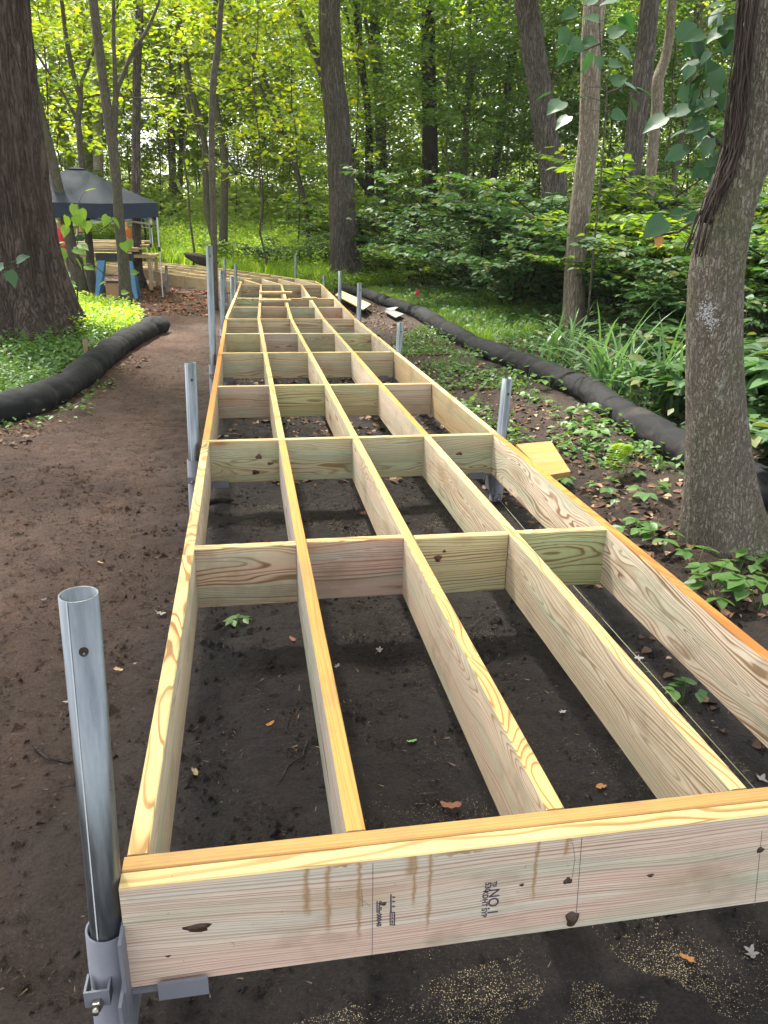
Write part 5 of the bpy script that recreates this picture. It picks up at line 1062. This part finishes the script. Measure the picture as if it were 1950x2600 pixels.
def fallen(label, px, py, size, m_, curl=0.25, lobes=0):
    p = atZ(px, py, 0.0); mb = MB(); n = 28; vs = [(0, 0, 0)]
    for k in range(n):
        a = 2 * math.pi * k / n; r = 0.5 * (0.55 + 0.45 * abs(math.cos(a)) ** 2.2) * (1 + 0.13 * math.sin(3 * a + px) + 0.10 * math.sin(7 * a + py))
        if lobes: r = 0.5 * (0.62 + 0.24 * math.cos(lobes * a + px) + 0.16 * math.sin(2 * a + py) + 0.10 * math.sin(9 * a))
        x, y = r * math.cos(a), r * math.sin(a) * 0.8; vs.append((x, y, curl * (y * y * 2.2 + 0.5 * x * x) + 0.04 * math.sin(5 * a + px)))
    mb.add(vs, [(0, 1 + k, 1 + (k + 1) % n) for k in range(n)], 0, True)
    mb.add([(0.42, -0.015, 0.02), (0.42, 0.015, 0.02), (0.75, 0.03, 0.0)], [(0, 1, 2)])
    o = mb.build('fallen_leaf', DEADM[m_], None, (p.x, p.y, ground_z(p.x, p.y) + 0.010), (rnd.uniform(-.2, .2), rnd.uniform(-.2, .2), rnd.uniform(0, 6))); o.scale = (size,) * 3
    return tag(o, label, 'leaf')
for a in [('large curled brown leaf on the soil behind the front beam', 1146, 2052, 0.055, 'brown', 0.9), ('orange leaf lying in the third bay near the front beam', 1524, 2002, 0.036, 'orange', 0.3), ('orange leaf in the middle of the first bay', 686, 1849, 0.030, 'orange', 0.6), ('small green leaf lying in the second bay', 1046, 1889, 0.032, 'green', 0.3), ('grey lobed leaf behind the first blocking in the second bay', 963, 1652, 0.045, 'grey', 0.3, 5),
          ('grey lobed leaf near the second joist', 855, 1698, 0.035, 'grey', 0.4, 5), ('whitish lobed leaf on the path beside the left rim', 407, 1563, 0.062, 'grey', 0.4, 5), ('brown leaf in the first bay beside the second joist', 743, 1630, 0.034, 'brown', 0.4), ('red-brown leaf in the bay behind the first blocking row', 921, 1306, 0.06, 'brown', 0.4, 5), ('pale lobed leaf between the last joist and the right rim', 1619, 1676, 0.05, 'grey', 0.4, 5),
          ('grey leaf in the fourth bay middle', 1426, 1817, 0.035, 'grey', 0.4, 5), ('orange-brown leaf on the sawdust below the front beam', 1745, 2440, 0.034, 'orange', 0.4), ('grey flat leaf at the lower right corner', 1905, 2425, 0.05, 'grey', 0.5, 5), ('olive curled leaf in the first bay near its front', 496, 1972, 0.032, 'tan', 0.8), ('tan strip-like leaf on the path left of the rim', 300, 1704, 0.034, 'tan', 0.5),
          ('grey leaf on the path beside the near steel post', 172, 1782, 0.036, 'grey', 0.5, 5), ('pale leaf on the path further left', 112, 1530, 0.03, 'grey', 0.5, 5), ('grey leaf left of the first bay on the path', 341, 1690, 0.022, 'grey', 0.5, 5), ('white leaf by the right front beam corner near the string', 1928, 1985, 0.05, 'grey', 0.5, 5), ('tan leaf on the path near the lower sock end', 255, 1433, 0.03, 'tan', 0.4)]:
    fallen(*a)
def twig(label, pts, r):
    mb = MB(); P_ = [atZ(px, py, 0.0) for px, py in pts]; P_ = [Vector((p.x, p.y, ground_z(p.x, p.y) + 0.006)) for p in P_]
    mb.tube(P_, [r * (1 - 0.6 * i / len(P_)) for i in range(len(P_))], 6); tag(mb.build('twig', B_BLACK), label, 'twig')
twig('bent dark twig lying in the middle of the first bay', [(692, 2020), (716, 1983), (733, 1950), (768, 1925), (782, 1880)], 0.004); twig('forked root-like twig on the path left of the near post', [(85, 1890), (120, 1920), (155, 1928), (182, 1932)], 0.006); twig('thin twig across the second bay', [(1195, 1600), (1225, 1570), (1262, 1548)], 0.002); twig('stick leaning in the right soil near the trunk', [(1680, 1425), (1730, 1395), (1770, 1380)], 0.006)
twig('thin twig in the first bay beside the joist', [(726, 1870), (735, 1830), (755, 1782)], 0.002)

# ------------------------------------------------------------------ work site on the left: tents, saw horse, lumber, people
M_TENT = plain('black_canvas', (0.025, 0.034, 0.056), 0.75, 0, 0.25, ns=6, c2=(0.017, 0.023, 0.038)); M_BLUE = plain('blue_canvas', (0.05, 0.17, 0.42), 0.6); M_LEG = plain('tent_leg', (0.5, 0.5, 0.5), 0.4, 0.6); M_BLK = plain('black_plastic', (0.012, 0.012, 0.014), 0.45); M_BLUEP = plain('blue_plastic', (0.06, 0.20, 0.36), 0.5, ns=10, c2=(0.05, 0.16, 0.28)); M_CARD = plain('cardboard', (0.33, 0.20, 0.10), 0.85, ns=12, c2=(0.27, 0.16, 0.08))
def tent(label, corner, u, w, he, hp, mat, val=0.28, leg_mat=M_LEG, skip=()):
    """corner: right front corner on the ground, u: unit vector to the left"""
    u = Vector((u[0], u[1], 0)).normalized(); v = Vector((u.y, -u.x, 0)); c = Vector((corner[0], corner[1], 0)); gz = ground_z(*corner)
    t = thing('canopy_tent', label, 'tent', (c.x, c.y, 0)); C4 = [Vector((0, 0, 0)), u * w, u * w + v * w, v * w]; mid = (u + v) * w / 2
    mb = MB(); n = 8; rows = []
    # roof with slightly sagging hips, peaked cap on top
    for i in range(4):
        a, b = C4[i], C4[(i + 1) % 4]; grid = []
        for k in range(6):
            s = k / 5 * 0.9
            grid.append([a.lerp(b, j / n).lerp(mid, s) + Vector((0, 0, he + (hp - he) * (s ** 1.08) - 0.05 * math.sin(math.pi * j / n) * (1 - s))) for j in range(n + 1)])
        vs = [p for g_ in grid for p in g_]; mb.add(vs, [(k * (n + 1) + j, k * (n + 1) + j + 1, (k + 1) * (n + 1) + j + 1, (k + 1) * (n + 1) + j) for k in range(5) for j in range(n)], 0, True)
    mb.build('roof', mat, t)
    cp_ = MB(); q = [mid + (p - mid) * 0.125 + Vector((0, 0, he + (hp - he) * 0.895)) for p in C4]; cp_.add(q + [mid + Vector((0, 0, hp - 0.03))], [(i, (i + 1) % 4, 4) for i in range(4)]); cp_.build('roof_cap', mat, t)
    for i in range(4):
        a, b = C4[i], C4[(i + 1) % 4]; out = ((a + b) / 2 - mid).normalized(); vs = []
        for j in range(n + 1):
            p = a.lerp(b, j / n); sag = 0.05 * math.sin(math.pi * j / n)
            vs += [p + Vector((0, 0, he - sag)), p + out * (0.02 + 0.012 * math.sin(j * 2.1)) + Vector((0, 0, he - sag - val))]
        vm = MB(); vm.add(vs, [(2 * j, 2 * j + 2, 2 * j + 3, 2 * j + 1) for j in range(n)], 0, True); vm.build('valance', mat, t)
    for i, p in enumerate(C4):
        if i in skip: continue
        p = p + (mid - p) * 0.015; lg_ = MB(); lg_.box(p.x - .016, p.x + .016, p.y - .016, p.y + .016, gz + 1.0, he - 0.1); lg_.box(p.x - .011, p.x + .011, p.y - .011, p.y + .011, gz, gz + 1.0); o = lg_.build('leg', leg_mat, t)
        jn = MB(); jn.box(p.x - .026, p.x + .026, p.y - .026, p.y + .026, gz + 0.96, gz + 1.05); jn.build('leg_joint', M_BLK, o); ft = MB(); ft.box(p.x - .035, p.x + .035, p.y - .035, p.y + .035, gz, gz + 0.03); ft.build('foot', M_BLK, o)
    for i in range(4):
        a, b = C4[i] * 0.97 + mid * .03, C4[(i + 1) % 4] * 0.97 + mid * .03; tr = MB(); tr.tube([a + Vector((0, 0, he - .12)), b + Vector((0, 0, he - .42))], 0.011, 5); tr.tube([a + Vector((0, 0, he - .42)), b + Vector((0, 0, he - .12))], 0.011, 5); tr.build('truss', leg_mat, t)
    return t
ce = atY(408, 515, 16.79); pk = atY(165, 405, 18.1)
tent('black canopy tent with a peaked roof on the left', (-1.40, 16.79), (-1, -0.16), 3.05, ce.z, ce.z + 0.74, M_TENT)
tent('blue canopy tent with white legs behind the black tent', (atY(384, 545, 26).x, 26), (-1, -0.05), 3.0, atY(384, 543, 26).z, atY(384, 543, 26).z + 0.35, M_BLUE, 0.14, plain('white_leg', (0.75, 0.76, 0.78), 0.5))
def sawhorse(label, px0, px1, py_top, py_foot, Y):
    a = atY(px0, py_top, Y); b = atY(px1, py_top, Y); t = thing('sawhorse', label, 'sawhorse', ((a.x + b.x) / 2, Y, 0)); w = (b.x - a.x) / 2; z = a.z
    mb = MB(); mb.box(-w, w, -0.06, 0.06, z - 0.17, z); mb.box(-w * .96, w * .96, -0.08, 0.08, z - 0.05, z - 0.002 + 0.004); mb.build('top_beam', M_BLK, t)
    for sx in (-1, 1):
        for sy_ in (-1, 1):
            lm = MB(); x1, x2 = sx * w * 0.72, sx * w * 1.06; y1_, y2_ = sy_ * 0.05, sy_ * 0.30
            lm.add([(x1 - .08, y1_ - .02, z - .15), (x1 + .08, y1_ - .02, z - .15), (x1 + .08, y1_ + .02, z - .15), (x1 - .08, y1_ + .02, z - .15), (x2 - .035, y2_ - .02, 0.0), (x2 + .035, y2_ - .02, 0.0), (x2 + .035, y2_ + .02, 0.0), (x2 - .035, y2_ + .02, 0.0)],
                   [(0, 1, 2, 3), (7, 6, 5, 4), (0, 4, 5, 1), (1, 5, 6, 2), (2, 6, 7, 3), (3, 7, 4, 0)]); lm.build('leg', M_BLUEP, t)
    sm_ = MB(); sm_.box(-w * .8, w * .8, -0.2, 0.2, 0.30, 0.33); sm_.build('shelf', M_BLK, t); return t
sawhorse('blue-legged sawhorse with a black top under the tent', 243, 338, 642, 755, 16.95)
bx = atY(291, 745, 16.6); mb = MB(); mb.box(-.17, .17, -.15, .15, 0, 0.30); mb.box(-.17, .17, -.152, -.001, .302, .306); tag(mb.build('cardboard_box', M_CARD, None, (bx.x, 16.75, ground_z(bx.x, 16.75))), 'brown cardboard box on the soil under the sawhorse', 'box')
for k, (px, py, L, Y, dz_) in enumerate([(268, 636, 0.75, 19.2, 0), (283, 630, 0.8, 19.5, 0), (262, 625, 0.7, 19.7, 0), (290, 622, 0.9, 19.9, 0), (275, 616, 0.85, 20.2, 0), (300, 612, 0.8, 20.5, 0)]):
    p = atY(px, py, Y); loose_board('stacked_board', ['nearest pale board of the lumber stack beyond the sawhorse', 'second pale board of the lumber stack', 'third pale board of the lumber stack', 'fourth pale board of the lumber stack', 'fifth pale board of the lumber stack', 'furthest pale board of the lumber stack'][k], 'board', (p.x - L, Y), (p.x + L, Y + .05), p.z + 0.02, 0.24, 0.038 + 0.0, dict(face=(0.62, 0.5, 0.3), edge=(0.7, 0.57, 0.36), edge_late=(0.55, 0.4, 0.22)))
# the bench that carries the stack
tb = thing('work_table', 'rough timber work table carrying the lumber stack', 'table', (-3.3, 19.9, 0)); zt = atY(275, 640, 19.2).z - 0.03
mb = MB(); mb.box(-1.2, 1.5, -0.85, 0.9, zt - 0.09, zt - 0.03); mb.build('table_top', W_END, tb)
for sx in (-1.1, 1.4):
    for sy_ in (-0.75, 0.8):
        lm = MB(); lm.box(sx - .04, sx + .04, sy_ - .04, sy_ + .04, 0, zt - 0.092); lm.build('leg', W_END, tb)
M_SKIN = plain('skin', (0.42, 0.24, 0.16), 0.6); M_HAIR = plain('hair', (0.025, 0.018, 0.014), 0.7)
def person(label, px, py_head, Y, shirt, trousers, face=0.0, lean=0.0, arm=0.4):
    h = atY(px, py_head, Y); gz = ground_z(h.x, Y); s = max(0.8, min(1.1, (h.z - gz) / 1.72)); t = thing('person', label, 'person', (h.x, Y, gz), None, face); t.scale = (s, s, s)
    me = bpy.data.meshes.new('body'); bm = bmesh.new(); ly = bm.verts.layers.skin.verify(); V = {}
    def v(n, x, y, z, r, link_=None):
        q = bm.verts.new((x, y, z)); q[ly].radius = (r, r * 0.85); V[n] = q
        if link_: bm.edges.new((V[link_], q))
    ln = lean
    v('pel', 0, 0, 0.95, 0.15); V['pel'][ly].use_root = True
    v('wai', 0, ln * -.1, 1.12, 0.135, 'pel'); v('che', 0, ln * -.22, 1.34, 0.155, 'wai'); v('nec', 0, ln * -.32, 1.48, 0.06, 'che'); v('hd', 0, ln * -.36, 1.60, 0.092, 'nec'); v('top', 0, ln * -.37, 1.70, 0.075, 'hd')
    for sd__, n in ((-1, 'l'), (1, 'r')):
        v('sh' + n, sd__ * 0.19, ln * -.24, 1.40, 0.06, 'che'); v('el' + n, sd__ * 0.26, ln * -.3 - arm * .15, 1.13, 0.045, 'sh' + n); v('wr' + n, sd__ * 0.22, ln * -.35 - arm * .55, 0.98 + arm * .1, 0.032, 'el' + n); v('ha' + n, sd__ * 0.21, ln * -.36 - arm * .68, 0.93 + arm * .1, 0.034, 'wr' + n)
        v('hi' + n, sd__ * 0.10, 0, 0.88, 0.10, 'pel'); v('kn' + n, sd__ * 0.115, -0.02, 0.50, 0.066, 'hi' + n); v('an' + n, sd__ * 0.12, 0.02, 0.09, 0.045, 'kn' + n); v('to' + n, sd__ * 0.13, -0.14, 0.04, 0.04, 'an' + n)
    bm.to_mesh(me); bm.free()
    g = NT('person_clothes'); z = g.sep(g.coord('Object'))
    body = link('body', me, t); body.modifiers.new('skin', 'SKIN').use_smooth_shade = True; body.modifiers.new('sub', 'SUBSURF').levels = 1; body.modifiers['sub'].render_levels = 1
    zz = z[2]; c = g.mix(g.math('GREATER_THAN', zz, 0.96), trousers, shirt); c = g.mix(g.math('GREATER_THAN', zz, 1.475), c, (0.42, 0.24, 0.16)); c = g.mix(g.math('GREATER_THAN', g.math('ADD', zz, g.math('MULTIPLY', z[1], 0.5)), 1.66 - ln * .18), c, (0.03, 0.02, 0.015)); c = g.mix(g.math('LESS_THAN', zz, 0.08), c, (0.03, 0.025, 0.02))
    ax = g.math('ABSOLUTE', z[0]); arm_m = g.math('MULTIPLY', g.math('GREATER_THAN', ax, 0.175), g.math('MULTIPLY', g.math('LESS_THAN', zz, 1.26), g.math('GREATER_THAN', zz, 0.86)))
    c = g.mix(arm_m, c, (0.42, 0.24, 0.16)); me.materials.append(g.out(c, 0.8)); return t
person('person in an orange shirt standing beyond the lumber stack', 321, 564, 24.0, (0.62, 0.16, 0.05), (0.10, 0.06, 0.04), 1.3)
person('person in a red shirt bending left of the slim trunks', 152, 556, 20.5, (0.55, 0.03, 0.06), (0.35, 0.28, 0.22), -0.5, 0.3)
person('person in a dark green shirt leaning over the lumber', 188, 574, 21.0, (0.02, 0.09, 0.06), (0.08, 0.08, 0.12), 1.0, 0.5, 0.8)
person('person in red far off behind the bright grass', 478, 552, 36.0, (0.70, 0.07, 0.03), (0.06, 0.06, 0.08), 0.4)
